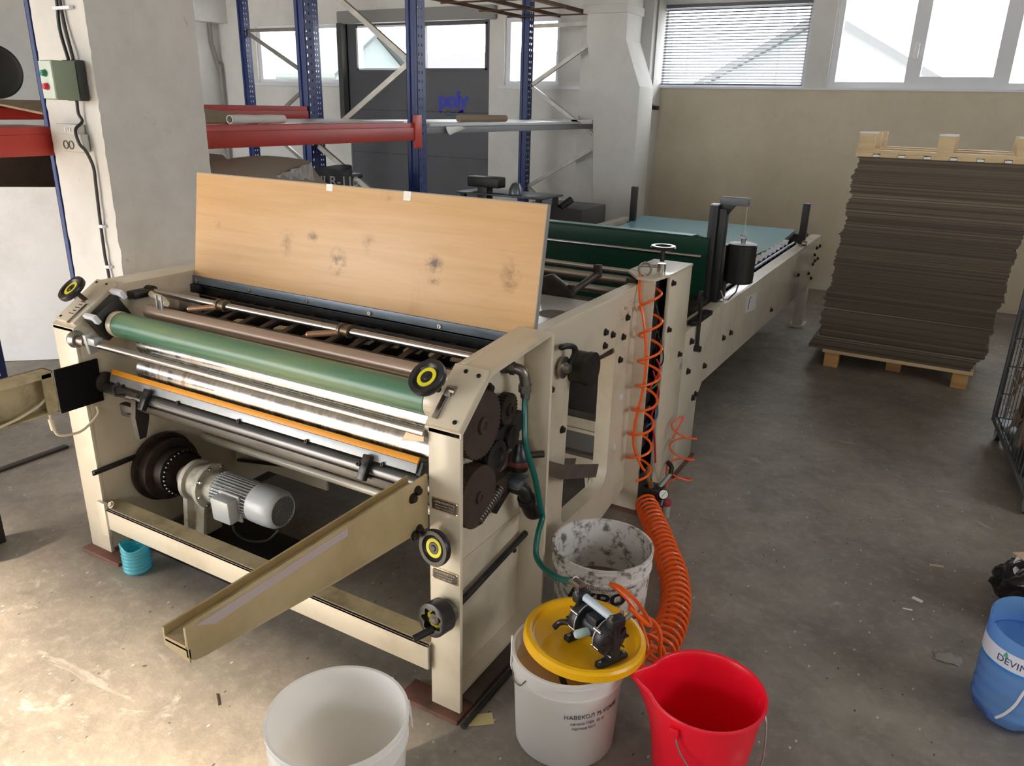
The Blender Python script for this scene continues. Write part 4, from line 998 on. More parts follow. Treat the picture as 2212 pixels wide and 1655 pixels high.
mb = MB(); mb.lathe([(0, 0), (.105, 0), (.113, .01), (.113, .12), (.105, .13), (.09, .12), (0, .12)], (-2.93, .62, 1.685), (1, -.35, 0), 40)
tag(mb.obj('black_drum', M('black_rubber_drum', '1e2020', .6)), 'round black drum lying on the rack shelf at the far left', 'drum')
# stacked goods under the shelf
CARD = M('dull_cardboard', '8a7762', .8, dirt='6b5b4a', amt=.6, scale=7)
ct_ = thing('large_carton', 'open brown carton under the red beam, loosely wrapped in clear film', 'box', (-2.75, 1.85, 0))
mb = MB(); mb.box(-3.1, -2.42, 1.25, 2.0, 0, 1.20); mb.obj('carton_body', CARD, ct_)
for (a, b, c, d, zz, dz) in ((-2.50, -2.36, 1.25, 2.12, 1.25, .05), (-3.1, -2.9, 1.3, 2.0, 1.26, .03)):
    mb = MB(); mb.grid(lambda u, v: (a + (b - a) * v, c + (d - c) * u, zz + dz * math.sin(3 * u + 2 * v) - .07 * v), 8, 3); o = mb.obj('flap', M('flap_card', '8f8273', .75), ct_, fix=False); s_ = o.modifiers.new('s', 'SOLIDIFY'); s_.thickness = .004
mb = MB(); mb.grid(lambda u, v: (-2.395 + .012 * math.sin(40 * u + 9 * v), 1.55 + .50 * u, .80 + (.36 + .10 * u) * v), 40, 10); o = mb.obj('clear_film', M('clear_film', 'a3a09b', .18, 0, dirt='d8d8d8', amt=.8, scale=14, stretch=(1, 3, .6)), ct_, fix=False)
s_ = o.modifiers.new('s', 'SOLIDIFY'); s_.thickness = .001
bg_ = thing('black_sack', 'black sack printed with pale letters beside the wrapped carton', 'sack', (-2.6, 2.4, 0))
mb = MB(); mb.grid(lambda u, v: (-2.77 + .28 * math.cos(2 * PI * u) * (1 - .15 * v), 2.45 + .27 * math.sin(2 * PI * u) * (1 - .1 * v), (1.17 + .03 * math.sin(9 * u)) * v), 28, 12); mb.box(-2.94, -2.56, 2.32, 2.68, 1.12, 1.15, .01)
mb.obj('sack_body', M('black_sack_plastic', '26252a', .5), bg_)
mb = MB(); add_text(mb, 'ULR-115', .085, (-2.475, 2.33, 1.125), (.38, 1, -.06), (0, 0, 1), .001); mb.obj('lettering', M('pale_print', 'b5b3ae', .6), bg_)
# cartons and the big pale panel at the far left
tag(MB().box(-5.0, -4.4, 1.25, 1.85, 0, 1.24, .004).obj('dark_carton', M('dark_carton', '4b3d31', .8, dirt='2d241d', amt=.7, scale=6)), 'dark stained carton behind the leaning pale panel', 'box')
tag(MB().box(-5.05, -4.42, 1.23, 1.9, 1.245, 1.385, .004).obj('flat_carton', CARD), 'flat brown carton on top of the dark stained carton', 'box')
tag(MB().box(-4.8, -4.3, 1.95, 2.5, 0, 1.34, .006).obj('grey_bin', M('grey_bin', '55565a', .6)), 'dark grey bin between the stained carton and the pillar', 'bin')
mb = MB(); mb.prism([(-4.75, .455), (-3.56, 1.52), (-3.568, 1.53), (-4.758, .465)], 'z', .003, 1.07); o = mb.obj('leaning_board', M('pale_film_panel', 'e4e2df', .45, dirt='c9c5c0', amt=.6, scale=3))
for v in o.data.vertices: v.co.x -= v.co.z * .03; v.co.y += v.co.z * .03
tag(o, 'large pale panel leaning at the far left behind the pillar', 'panel')
tag(MB().box(-2.02, -1.955, -.45, -.15, 0, .14, .004).obj('dark_plank', M('dark_plank', '2b2522', .7)), 'dark wooden block on the floor at the left edge', 'block')
tag(MB().box(-2.60, -2.565, .1, .47, .0, .012, .002).obj('floor_strip', M('dark_floor_strip', '3b3733', .7)), 'low dark strip on the floor beside the left arm', 'strip')  # thin box drawing a dark line on the floor
# control box, sockets and cables on the pillar
cb = thing('control_box', 'grey-green switch box with green and red push buttons on the pillar', 'switch', (-2.07, .44, 1.58))
GBX = M('switch_grey_green', '8c9984', .5); PBX = M('switch_pale_face', 'c0ccc0', .45)
MB().box(-2.11, -2.03, .372, .46, 1.578, 1.715, .004).obj('housing', GBX, cb)
MB().box(-2.115, -2.026, .46, .494, 1.575, 1.72, .003).obj('rear_housing', M('switch_dark', '2a2d28', .5), cb)
MB().box(-2.108, -2.032, .366, .374, 1.582, 1.712, .002).obj('front_plate', PBX, cb)
for z, c, nm in ((1.670, '1f7a5c', 'green_button'), (1.624, 'c3243a', 'red_button')):
    mb = MB(); mb.lathe([(.013, 0), (.013, .004), (.0105, .005), (.0105, .014), (.009, .016), (0, .016)], (-2.072, .366, z), (0, -1, 0), 24); mb.obj(nm, M(nm, c, .35), cb)
sk = thing('wall_socket', 'pale grey double socket with small breaker on the white pillar face', 'socket', (-2.15, .49, 1.38))
SG = M('socket_grey', 'b9b8b2', .5); SD = M('socket_dark', '5f5e58', .6)
MB().box(-2.205, -2.07, .465, .495, 1.385, 1.455, .006).obj('socket_box', SG, sk)
MB().box(-2.225, -2.085, .462, .495, 1.45, 1.49, .005).obj('breaker_box', SG, sk)
for x in (-2.178, -2.142):
    mb = MB(); mb.lathe([(.0165, 0), (.0165, .003), (.013, .003), (.013, -.004), (0, -.004)], (x, .465, 1.411), (0, -1, 0), 24); o = mb.obj('socket_face', SD, sk)
    mb = MB(); mb.cyl((x - .005, .469, 1.411), (x - .005, .4685, 1.411), .002, seg=8); mb.cyl((x + .005, .469, 1.411), (x + .005, .4685, 1.411), .002, seg=8); mb.obj('socket_holes', BLACK, o)
for x in (-2.16, -2.145, -2.13): MB().box(x - .004, x + .004, .458, .463, 1.462, 1.476, .001).obj('breaker_switch', PVC, sk)
CBL = M('black_cable', '232326', .5)
def cable(pts, r, lab, mat=CBL, name='cable', cat='cable'): return tag(MB().tube(smoothpts(pts), r, 8).obj(name, mat), lab, cat)
cable([(-2.118, .488, 2.6), (-2.124, .488, 2.1), (-2.126, .487, 1.93), (-2.134, .486, 1.83), (-2.10, .48, 1.722)], .0065, 'black cable dropping from above into the top left of the switch box')
cable([(-2.105, .488, 2.6), (-2.11, .488, 2.1), (-2.108, .487, 1.93), (-2.10, .486, 1.84), (-2.07, .48, 1.722)], .0065, 'second black cable from above, right beside the first one')
cable([(-2.08, .475, 1.574), (-2.09, .48, 1.53), (-2.085, .487, 1.50), (-2.085, .455, 1.47), (-2.07, .452, 1.42), (-2.062, .47, 1.39), (-2.056, .486, 1.33), (-2.058, .486, 1.26), (-2.066, .486, 1.12), (-2.07, .486, .98), (-2.064, .486, .89), (-2.06, .488, .5), (-2.06, .488, .1)], .006, 'black cable running from the switch box down past the sockets')
for z, x, lab in ((1.90, -2.10, 'highest'), (1.10, -2.062, 'middle'), (.935, -2.06, 'lowest')):
    tag(MB().box(x - (.05 if z > 1.5 else .012), x + (.055 if z > 1.5 else .016), .478, .497, z - .006, z + .006, .002).obj('cable_clip', PVC), lab + ' white cable clip on the pillar', 'clip', 'white cable clips on the pillar')
# fittings on the walls
mb = MB(); mb.tube(smoothpts([(-8.12, 6.25, 2.60), (-8.12, 6.25, 2.30), (-8.12, 6.27, 2.22), (-8.12, 6.33, 1.97), (-8.10, 6.345, 1.90), (-8.10, 6.345, .02)], 5), .024, 10); tag(mb.obj('drain_pipe', M('grey_drain_pipe', '8b8986', .6)), 'bent grey drain pipe in the far left corner', 'pipe')
struct(MB().box(-8.15, -7.95, 5.9, 6.4, 2.52, 3.7).obj('trim_7', WALL1))
sx_ = thing('wall_socket', 'small dark switch on the edge of the white wall pier near the beige wall', 'socket', (-1.88, 6.12, 1.6))
MB().box(-1.895, -1.87, 6.10, 6.17, 1.585, 1.645, .006).obj('socket_base', M('grey_socket_base', '8a8780', .6), sx_); MB().cyl((-1.872, 6.13, 1.61), (-1.80, 6.11, 1.605), .02, seg=16).obj('plug', BLACK, sx_)
tag(MB().cyl((-1.885, 6.13, 1.645), (-1.885, 6.13, 3.0), .008, seg=8).obj('conduit', M('grey_conduit', '8f8d8b', .6)), 'thin grey conduit running up the white wall pier', 'conduit')
# dark machine with motor standing behind the board
bm_ = thing('dark_machine', 'dark machine with black motor and round lamp hood behind the plywood board', 'machine', (-2.5, 4.4, 0))
mb = MB(); mb.box(-2.95, -2.1, 4.35, 4.75, .865, .88, .002); mb.obj('table_top', M('dark_grey_top', '55585e', .35, .4), bm_)
for x in (-2.9, -2.15):
    for y in (4.4, 4.7): MB().box(x - .02, x + .02, y - .02, y + .02, 0, .866).obj('leg', BLACK, bm_)
MB().box(-2.88, -2.56, 4.42, 4.55, .92, 1.01, .012).obj('motor', BLACK, bm_)
MB().box(-2.76, -2.66, 4.40, 4.5, .70, .93, .006).obj('motor_stand', BLACK, bm_)
MB().lathe([(.062, 0), (.058, .04), (.035, .085), (.012, .095), (0, .095)], (-2.43, 4.5, .882), (0, 0, 1), 28).obj('lamp_hood', M('hood_grey', '6f7277', .35, .6), bm_)
mb = MB(); mb.box(-2.4, -1.80, 4.5, 5.0, .30, .80, .01); mb.obj('side_cabinet', M('cabinet_dark', '3a3836', .6), bm_)
mb = MB(); mb.cyl((-2.0, 4.5, .80), (-1.95, 4.6, .86), .03); mb.obj('black_hose_end', BLACK, bm_)
# ================================================================ cardboard stack on its pallet
SX0, SX1, SY0, SY1 = .262, 1.215, 3.9, 4.65
WOOD = M('pallet_wood', 'c79a63', .7, dirt='a97b48', amt=.6, scale=6, stretch=(.4, 4, 4))
WOODL = M('pallet_wood_pale', 'd6bd94', .7, dirt='b99b6e', amt=.6, scale=6, stretch=(.4, 4, 4))
pl_ = thing('wooden_pallet', 'wooden pallet on the floor carrying the tall cardboard stack', 'pallet', (.74, 4.2, 0))
for x in (.305, .675, 1.06):
    for y in (3.92, 4.30, 4.62):
        if x == .675 and y == 3.92: y = 4.06
        MB().box(x, x + .09, y, y + .10, 0, .10, .002).obj('block', WOOD, pl_)
MB().box(.29, 1.17, 3.90, 4.72, .10, .122, .001).obj('deck', WOODL, pl_)
CARDG = N('corrugated_board'); v = CARDG.coord((1, 1, 1)); sx_n = CARDG.n('ShaderNodeObjectInfo')
cmix = CARDG.ramp(sx_n.outputs['Random'], [(0, lin('5c5145')), (.5, lin('6d6152')), (.93, lin('7b6e5e')), (1, lin('a79b88'))])
wv = CARDG.n('ShaderNodeTexWave', wave_type='BANDS', bands_direction='X'); wv.inputs['Scale'].default_value = 60; CARDG.l(v, wv.inputs['Vector'])
CARDG.base(CARDG.mix(CARDG.math('MULTIPLY', wv.outputs['Fac'], .45), cmix, lin('3a322a'))); CARDG.b.inputs['Roughness'].default_value = .85
NS, ZB, ZT = 172, .123, 1.352
th = (ZT - ZB) / NS
rs = random.Random(11)
sheet = None; dx = 0; dy = 0
LAB = 'grey-brown corrugated cardboard sheet in the tall stack between the two pallets'
for i in range(NS):
    f = i / NS
    dx = .75 * dx + rs.uniform(-.010, .010); dy = .7 * dy + rs.uniform(-.006, .006)
    if f < .04: base = -.03 + f * .4
    elif f < .36: base = -.004 - .0 * f
    elif f < .62: base = .006 + (f - .36) * .05
    else: base = .022 + (f - .62) * .06
    if f < .10: right = -(.10 - f) * 1.2
    else: right = 0
    if sheet is None:
        sheet = MB().box(SX0, SX1, SY0, SY1, ZB, ZB + th * .9).obj('cardboard_sheet', CARDG.m, loc=((SX0 + SX1) / 2, (SY0 + SY1) / 2, ZB)); o = sheet
    else:
        o = sheet.copy(); COL.objects.link(o)
    o.location = ((SX0 + SX1) / 2 + base + dx + right * .3, (SY0 + SY1) / 2 + dy, ZB + i * th)
    o.rotation_euler = (0, 0, rs.uniform(-.006, .006))
    tag(o, LAB, 'cardboard', 'cardboard sheets in the tall stack')
tp = thing('wooden_pallet', 'upturned wooden pallet with its blocks pointing up on top of the cardboard stack', 'pallet', (.75, 4.2, ZT))
for i in range(7):
    MB().box(.295 + i * .137, .295 + i * .137 + .098, 3.90, 4.68, ZT + .001, ZT + .022, .001).obj('deck_board', WOODL, tp)
for y in (3.90, 4.25, 4.58): MB().box(.29, 1.22, y, y + .10, ZT + .022, ZT + .042, .001).obj('cross_board', WOODL, tp)
for x in (.30, .73, 1.13):
    for y in (3.90, 4.25, 4.58):
        b = MB().box(x, x + .085, y, y + .10, ZT + .042, ZT + .135, .002).obj('block', WOODL, tp)
        MB().box(x - .002, x + .095, y + .0, y + .10, ZT + .135, ZT + .145, .002).obj('block_cap', PAPER, b) if y < 4 else None
for i in range(6):
    mb = MB(); mb.grid(lambda u, v: (.395 + i * .137 + .035 * u, 3.897 - .02 * v * (1 - u), ZT + .004 + .012 * (1 - v)), 3, 3); o = mb.obj('paper_corner', PAPER, tp, fix=False); s_ = o.modifiers.new('s', 'SOLIDIFY'); s_.thickness = .001
# ================================================================ roll cage with cardboard waste
TG = M('trolley_zinc', '6f757c', .4, .6)
tr = thing('roll_cage', 'grey wire roll cage on castors full of torn cardboard at the right edge', 'trolley', (1.6, 2.65, 0))
A_, B_ = Vector((1.383, 2.215, .1)), Vector((1.276, 3.13, .118)); ex = (B_ - A_).normalized(); ey = Vector((ex.y, -ex.x, 0)).normalized()
W_ = .72
def TP(a, b, z): return Vector((A_.x + ex.x * a + ey.x * b, A_.y + ex.y * a + ey.y * b, z))
LEN = (B_ - A_).length
for (p, q) in ((TP(0, 0, .11), TP(LEN, 0, .11)), (TP(0, W_, .11), TP(LEN, W_, .11)), (TP(0, 0, .11), TP(0, W_, .11)), (TP(LEN, 0, .11), TP(LEN, W_, .11))):
    MB().cyl(p, q, .013, seg=12).obj('base_rail', TG, tr)
for a in (0, LEN):
    for b in (0, W_): MB().cyl(TP(a, b, .10), TP(a, b, 1.05), .012, seg=12).obj('corner_post', TG, tr)
for b in (0, W_):
    mb = MB()
    for i in range(1, 14): mb.cyl(TP(LEN * i / 14, b, .11), TP(LEN * i / 14, b, 1.0), .002, seg=6)
    for z in (.25, .4, .55, .7, .85, 1.0): mb.cyl(TP(0, b, z), TP(LEN, b, z), .0025, seg=6)
    mb.obj('side_mesh', TG, tr)
mb = MB()
for i in range(1, 16): mb.cyl(TP(LEN, W_ * i / 16, .11), TP(LEN, W_ * i / 16, 1.0), .003, seg=6)
for z in (.25, .4, .55, .7, .85, 1.0): mb.cyl(TP(LEN, 0, z), TP(LEN, W_, z), .004, seg=6)
mb.obj('back_mesh', TG, tr)
for i in range(1): MB().prism([(TP(0, .02, 0).x, TP(0, .02, 0).y), (TP(LEN, .02, 0).x, TP(LEN, .02, 0).y), (TP(LEN, W_ - .02, 0).x, TP(LEN, W_ - .02, 0).y), (TP(0, W_ - .02, 0).x, TP(0, W_ - .02, 0).y)], 'z', .112, .118).obj('base_plate', TG, tr)
for a in (.03, LEN - .03):
    for b in (.03, W_ - .03):
        c = TP(a, b, .045)
        mb = MB(); mb.lathe([(0, -.014), (.028, -.014), (.041, -.012), (.044, -.006), (.044, .006), (.041, .012), (.028, .014), (0, .014)], c, (ey.x, ey.y, 0), 28); w_ = mb.obj('caster_wheel', M('caster_tyre', '26262a', .6), tr)
        mb = MB(); mb.lathe([(0, -.017), (.026, -.0145), (.036, -.0142), (.036, .0142), (.026, .0145), (0, .017)], c, (ey.x, ey.y, 0), 28); mb.obj('wheel_disc', M('caster_disc', 'b9bec4', .3, .6), w_)
        mb = MB(); mb.obox(c + Vector((0, 0, .035)), ey, ex, (0, 0, 1), .019, .012, .03, .003); mb.obj('caster_fork', ALU, w_)
wm = [M('waste_brown', 'a58b70', .8, dirt='84694f', amt=.6, scale=9), M('waste_pale', 'd9d4cb', .7), M('waste_tan', 'b79d80', .8), M('waste_violet', '8a6a94', .7), M('waste_grey', '8f8a85', .8)]
rw = random.Random(21); wproto = {}
for i in range(180):
    if i < 70: a, b, z = rw.uniform(.06, LEN - .06), rw.uniform(.045, .10), .17 + .60 * (i + .5) / 70
    else: a, b, z = rw.uniform(.12, LEN - .12), rw.uniform(.16, W_ - .12), .15 + .66 * (i - 70 + .5) / 110
    k = rw.choices(range(5), (5, 3, 3, 1, 2))[0]; sz = rw.uniform(.075, .11) if i < 70 else rw.uniform(.12, .19)
    key = (k, i % 3)
    if key not in wproto:
        mb = MB(); r3 = random.Random(i); am = r3.uniform(.15, .4)
        pts = [(math.cos(t) * r3.uniform(.6, 1.1), math.sin(t) * r3.uniform(.6, 1.1)) for t in [j * PI / 3.5 for j in range(7)]]
        n = 7; c0 = mb.bm.verts.new((0, 0, r3.uniform(-am, am))); rg = [mb.bm.verts.new((x, y, r3.uniform(-am, am))) for x, y in pts]
        for j in range(n): mb._f([c0, rg[j], rg[(j + 1) % n]])
        o = mb.obj('cardboard_scrap', wm[k], fix=False, sharp=10); s_ = o.modifiers.new('s', 'SOLIDIFY'); s_.thickness = .02; wproto[key] = o
    else:
        o = wproto[key].copy(); COL.objects.link(o)
    o.location = TP(a, b, z); o.scale = (sz, sz, sz)
    o.rotation_euler = (rw.uniform(1.2, 1.95), rw.uniform(-.4, .4), math.atan2(ex.y, ex.x) + rw.uniform(-.35, .35)) if i < 70 else (rw.uniform(-.5, .5), rw.uniform(-.5, .5), rw.uniform(0, 6))
    col_ = ('brown', 'white', 'tan', 'violet printed', 'grey')[k]
    tag(o, 'torn %s cardboard scrap among the waste in the roll cage' % col_, 'scrap', '%s scraps in the roll cage' % col_)
# ================================================================ buckets
def bucket(name, label, cx, cy, h, rt, rb, mat, rim=.004, lip=.0, ring=True, handle_parent=None):
    t = thing(name, label, 'bucket', (cx, cy, 0)); w = .003
    prof = [(0, 0), (rb - .004, 0), (rb, .004)]
    z1 = h * .80; r1 = rb + (rt - rb) * .80
    prof += [(r1, z1)] 
    if ring: prof += [(r1 + .005, z1 + .002), (r1 + .005, z1 + .006), (r1 + .001, z1 + .008), (rt - .003, h * .93), (rt + .003, h * .935), (rt + .003, h * .95), (rt - .001, h * .955)]
    prof += [(rt, h - .008), (rt + rim, h - .006), (rt + rim, h), (rt - w, h), (rt - w - .001, h - .02), (rb - w, .01), (0, .008)]
    mb = MB(); mb.lathe(prof, (cx, cy, 0), (0, 0, 1), 72); mb.obj('bucket_body', mat, t, sharp=50)
    return t
def plastic(name, col, rough=.35, sss=.0, dirt=None, amt=.5, scale=5, thr=(.5, .7)):
    m = M(name, col, rough, dirt=dirt, amt=amt, scale=scale, thr=thr); b = m.node_tree.nodes['Principled BSDF']
    b.inputs['Transmission Weight'].default_value = 0
    if sss: b.inputs['Subsurface Weight'].default_value = sss; b.inputs['Subsurface Radius'].default_value = (.02, .015, .012)
    return m
WPL = plastic('white_bucket_plastic', 'f6f5f3', .3)
tl_ = WPL.node_tree.nodes.new('ShaderNodeBsdfTranslucent'); tl_.inputs[0].default_value = (.95, .94, .92, 1)
mx_ = WPL.node_tree.nodes.new('ShaderNodeMixShader'); mx_.inputs[0].default_value = .38
WPL.node_tree.links.new(WPL.node_tree.nodes['Principled BSDF'].outputs[0], mx_.inputs[1]); WPL.node_tree.links.new(tl_.outputs[0], mx_.inputs[2]); WPL.node_tree.links.new(mx_.outputs[0], WPL.node_tree.nodes['Material Output'].inputs[0])
b1 = bucket('white_bucket', 'empty white plastic bucket standing nearest at the bottom of the photo', -.04, -.425, .33, .153, .135, WPL)
ta = .72; tc_ = Vector((-.04 + .156 * math.cos(ta), -.425 + .156 * math.sin(ta), .33)); tr_ = Vector((math.cos(ta), math.sin(ta), 0)); tt_ = Vector((-math.sin(ta), math.cos(ta), 0))
mb = MB(); A = [mb.bm.verts.new(tc_ + tt_ * a + tr_ * r + Vector((0, 0, z))) for a, z, r in ((-.03, -.002, 0), (.02, -.002, 0), (.012, -.03, .004), (-.004, -.062, .006), (-.008, -.03, .003))]
B = [mb.bm.verts.new(v.co + tr_ * .003) for v in A]; mb._f(A); mb._f(B[::-1])
for q in range(5): mb._f([A[q], B[q], B[(q + 1) % 5], A[(q + 1) % 5]])
mb.obj('rim_tear', WPL, b1)
mb = MB(); n_ = 24; cols = []
for q in range(n_ + 1):
    a = -1.0 + 1.02 * q / n_; col = []
    for z in (.13, .262):
        r = .135 + .018 * z / .33 + .0012; col.append(mb.bm.verts.new((-.04 + r * math.cos(a), -.425 + r * math.sin(a), z)))
    cols.append(col)
for a, b in zip(cols, cols[1:]): mb._f([a[0], b[0], b[1], a[1]])
mb.obj('paper_label', M('tan_label', 'd9a877', .6), b1, fix=False)
mb = MB()
for q in range(12):
    a = -.88 + q * .07; r = .135 + .018 * .245 / .33 + .002; h = (.006, .009, .005)[q % 3]
    c_ = Vector((-.04 + r * math.cos(a), -.425 + r * math.sin(a), .246)); mb.obox(c_, (-math.sin(a), math.cos(a), .5), (0, 0, 1), (math.cos(a), math.sin(a), 0), .0015, h, .0004)
mb.obj('dark_print', M('brown_print', '3a2b26', .6), b1)
b2 = bucket('white_bucket', 'white glue bucket with a yellow lid laid across its rim', .268, .108, .277, .145, .132, WPL)
MB().lathe([(0, 0), (.136, 0), (.136, .002), (0, .002)], (.268, .108, .236), (0, 0, 1), 60).obj('liquid_glue', M('tan_glue', 'e2c596', .25), b2)
mb = MB(); mb.tube(smoothpts([(.268 + .147 * math.cos(a), .108 + .147 * math.sin(a), z) for a, z in ((3.55, .255), (3.7, .225), (3.95, .205), (4.2, .215), (4.35, .245))]), .0016, 6); mb.obj('wire_handle', STEEL, b2)
mb = MB(); mb.tube(smoothpts([(.268 + .151 * math.cos(a), .108 + .151 * math.sin(a), z) for a, z in ((3.45, .285), (3.46, .25), (3.48, .20), (3.44, .175))]), [.003] * 20 + [.0015] * 5, 6); mb.obj('glue_drip', PAPER, b2)
TXT = M('dark_print', '2f2b2f', .6); TXT2 = M('faded_violet_print', '6d5c68', .6)
for s, zc, sz, m_, a0 in (('НАВЕКОЛ 75 КОМИ', .176, .0165, TXT, -.62), ('лепило ПВА  25 кг', .155, .011, TXT2, -.72), ('партида 0317', .140, .010, TXT2, -.80)):
    rr_ = .132 + .0104 * zc / .222; c = (.268 + rr_ * math.cos(a0), .108 + rr_ * math.sin(a0), zc)
    mb = MB(); add_text(mb, s, sz, c, (1, 0, 0), (0, 0, 1), .0003, bend=((.268, .108, 0), rr_ + .001)); mb.obj('lettering', m_, b2)
DWP = plastic('glue_crusted_white', 'dddad5', .6, dirt='5d564f', amt=.9, scale=26, thr=(.5, .62))
b3 = bucket('dirty_bucket', 'glue-crusted white bucket behind the yellow lid', .151, .587, .30, .156, .145, DWP)
MB().lathe([(0, 0), (.147, 0), (.147, .002), (0, .002)], (.151, .587, .12), (0, 0, 1), 48).obj('dried_residue', M('grey_residue', '77695c', .6, dirt='4c433b', amt=.7, scale=10), b3)
for s, zc, sz, a0 in (('АКРО', .195, .052, -1.25), ('АКРИЛНА ГРУНДИРАЩА СМЕС', .232, .010, -1.05)):
    rr_ = .1505 + .001; c = (.151 + rr_ * math.cos(a0), .587 + rr_ * math.sin(a0), zc)
    mb = MB(); add_text(mb, s, sz, c, (1, 0, 0), (0, 0, 1), .0003, bend=((.151, .587, 0), rr_ + .005), sx=1.3, bold=.0022 if sz > .02 else 0); mb.obj('lettering', M('black_print', '17171a', .5), b3)
# yellow lid
YP = plastic('yellow_plastic', 'f2b705', .32, dirt='f6cf5a', amt=.35, scale=4)
LC_ = Vector((.292, .148, .282)); LN = Vector((.05, .03, 1)).normalized()
mb = MB(); mb.lathe([(0, .006), (.131, .006), (.136, .009), (.139, .023), (.146, .026), (.155, .024), (.160, .018), (.161, .0), (.157, .0), (.155, .016), (.146, .021), (.143, .019), (.139, .005), (.134, .002), (0, .002)], LC_, LN, 80)
tag(mb.obj('yellow_lid', YP), 'yellow round plastic lid lying on the white glue bucket', 'lid')
# ================================================================ diaphragm pump on the lid
pc = Vector((.334, .124, .2885)); ea = Vector((.11, -.048, -.003)).normalized(); ef = Vector((.46, .88, .012)).normalized(); ez = ea.cross(ef).normalized()
if ez.z < 0: ez = -ez
pp = thing('diaphragm_pump', 'black twin diaphragm pump standing on the yellow lid', 'pump', pc)
def L3(a, f_, z): return pc + ea * a + ef * f_ + ez * z
PB = M('pump_black', '1f2023', .42, dirt='34353a', amt=.5, scale=25)
def PP(mb, n, m=PB, par=None): return mb.obj(n, m, par or pp)
for s in (-1, 1):
    mb = MB(); c = L3(s * .034, 0, .070)
    mb.lathe([(0, 0), (.036, 0), (.045, .004), (.0465, .010), (.0465, .024), (.043, .03), (.028, .036), (0, .038)], c - ea * (s * 0.002), ea * s, 40)
    for q in range(8):
        a = 2 * PI * q / 8; d = ef * math.cos(a) + ez * math.sin(a); t = ef * -math.sin(a) + ez * math.cos(a)
        mb.obox(c + ea * (s * .03) + d * .026, ea, d, t, .006, .016, .0022)
    ch = PP(mb, 'pump_chamber')
    mb = MB(); mb.lathe([(.0468, 0), (.0478, .001), (.0478, .003), (.0468, .004)], c - ea * (s * .001), ea * s, 40); PP(mb, 'clamp_ring', ALU, ch)
    mb = MB(); mb.obox(L3(s * .060, 0, .008), ea, ef, ez, .011, .046, .008, .004); mb.obox(L3(s * .060, 0, .03), ea, ef, ez, .012, .016, .022, .003); mb.cyl(L3(s * .066, 0, .02), L3(s * .066, 0, .125), .0115, seg=20)
    mb.obox(L3(s * .064, 0, .125), ea, ef, ez, .013, .022, .016, .006); mb.obox(L3(s * .06, 0, .108), ea, ef, ez, .010, .014, .01, .003)
    leg = PP(mb, 'foot_manifold')
    for f_ in (-.037, .037): screw(leg, L3(s * .060, f_, .016), ez, .005, .004)
    for f_ in (-.017, .017):
        mb = MB(); mb.cyl(L3(s * .064, f_, .14), L3(s * .064, f_, .149), .0055, seg=14); PP(mb, 'cap_screw', BOLTL, leg)
    for f_, z_ in ((-.036, .100), (-.040, .052), (.036, .100), (.040, .052), (-.012, .028)):
        mb = MB(); mb.cyl(L3(s * .030, f_, z_), L3(s * .072 if z_ < .04 else s * .056, f_, z_), .0045, seg=12); PP(mb, 'clamp_bolt', BOLTL, ch)
mb = MB(); mb.cyl(L3(-.034, 0, .07), L3(.034, 0, .07), .026, seg=28); mb.obox(L3(0, 0, .078), ea, ef, ez, .020, .022, .03, .004); PP(mb, 'centre_block')
mb = MB(); mb.cyl(L3(-.05, .0, .128), L3(.05, .0, .128), .0105, seg=20); PP(mb, 'white_manifold_tube', M('pale_tube', 'c3d0dc', .35))
mb = MB(); mb.lathe([(.011, 0), (.0115, .004), (.0115, .034), (.008, .040), (0, .041)], L3(-.004, -.022, .062), (-ef * 1.0 + ea * -.15), 20); PP(mb, 'exhaust_silencer', M('pale_green_silencer', 'b5cfcd', .4))
mb = MB(); mb.tube(smoothpts([L3(-.045, -.03, .05), L3(-.075, -.03, .045), L3(-.10, -.035, .03), L3(-.105, -.05, .016)]), .008, 10); PP(mb, 'suction_stub', BLACKM)
mb = MB(); mb.cyl(L3(.066, .015, .118), L3(.05, .062, .115), .006, seg=12); PP(mb, 'air_fitting', BOLTL)
tag(MB().tube(smoothpts([(.30, .025, .288), (.292, .02, .26), (.30, .02, .235), (.305, .03, .19)]), .008, 10).obj('suction_hose', BLACKM), 'short black hose dipping from under the yellow lid into the glue', 'hose')
# ================================================================ hoses
GH = M('green_hose', '0f5e55', .35)
hp = [(-.024, .364, .838), (-.018, .352, .79), (.004, .325, .705), (.014, .366, .59), (.016, .40, .49), (.018, .418, .44), (.04, .37, .45), (.05, .33, .43), (.062, .30, .385), (.10, .27, .372), (.16, .24, .375), (.205, .215, .395), (.235, .196, .416)]
gh = thing('green_hose', 'dark green hose from the machine side down to the black pump', 'hose', (0, .4, .5))
MB().tube(smoothpts(hp, 6), .0088, 10).obj('hose_tube', GH, gh)
for p, q in (((.225, .2, .410), (.238, .194, .418)), ((-.024, .364, .842), (-.025, .368, .822))): MB().cyl(p, q, .0115, seg=16).obj('hose_clamp', STEEL, gh)
MB().cyl((.232, .197, .414), (.266, .176, .419), .012, seg=14).obj('hose_tail', STEEL, gh)
OH = plastic('orange_polyurethane', 'f2611a', .3)
OHT = M('orange_polyurethane_loops', 'e2603a', .35)
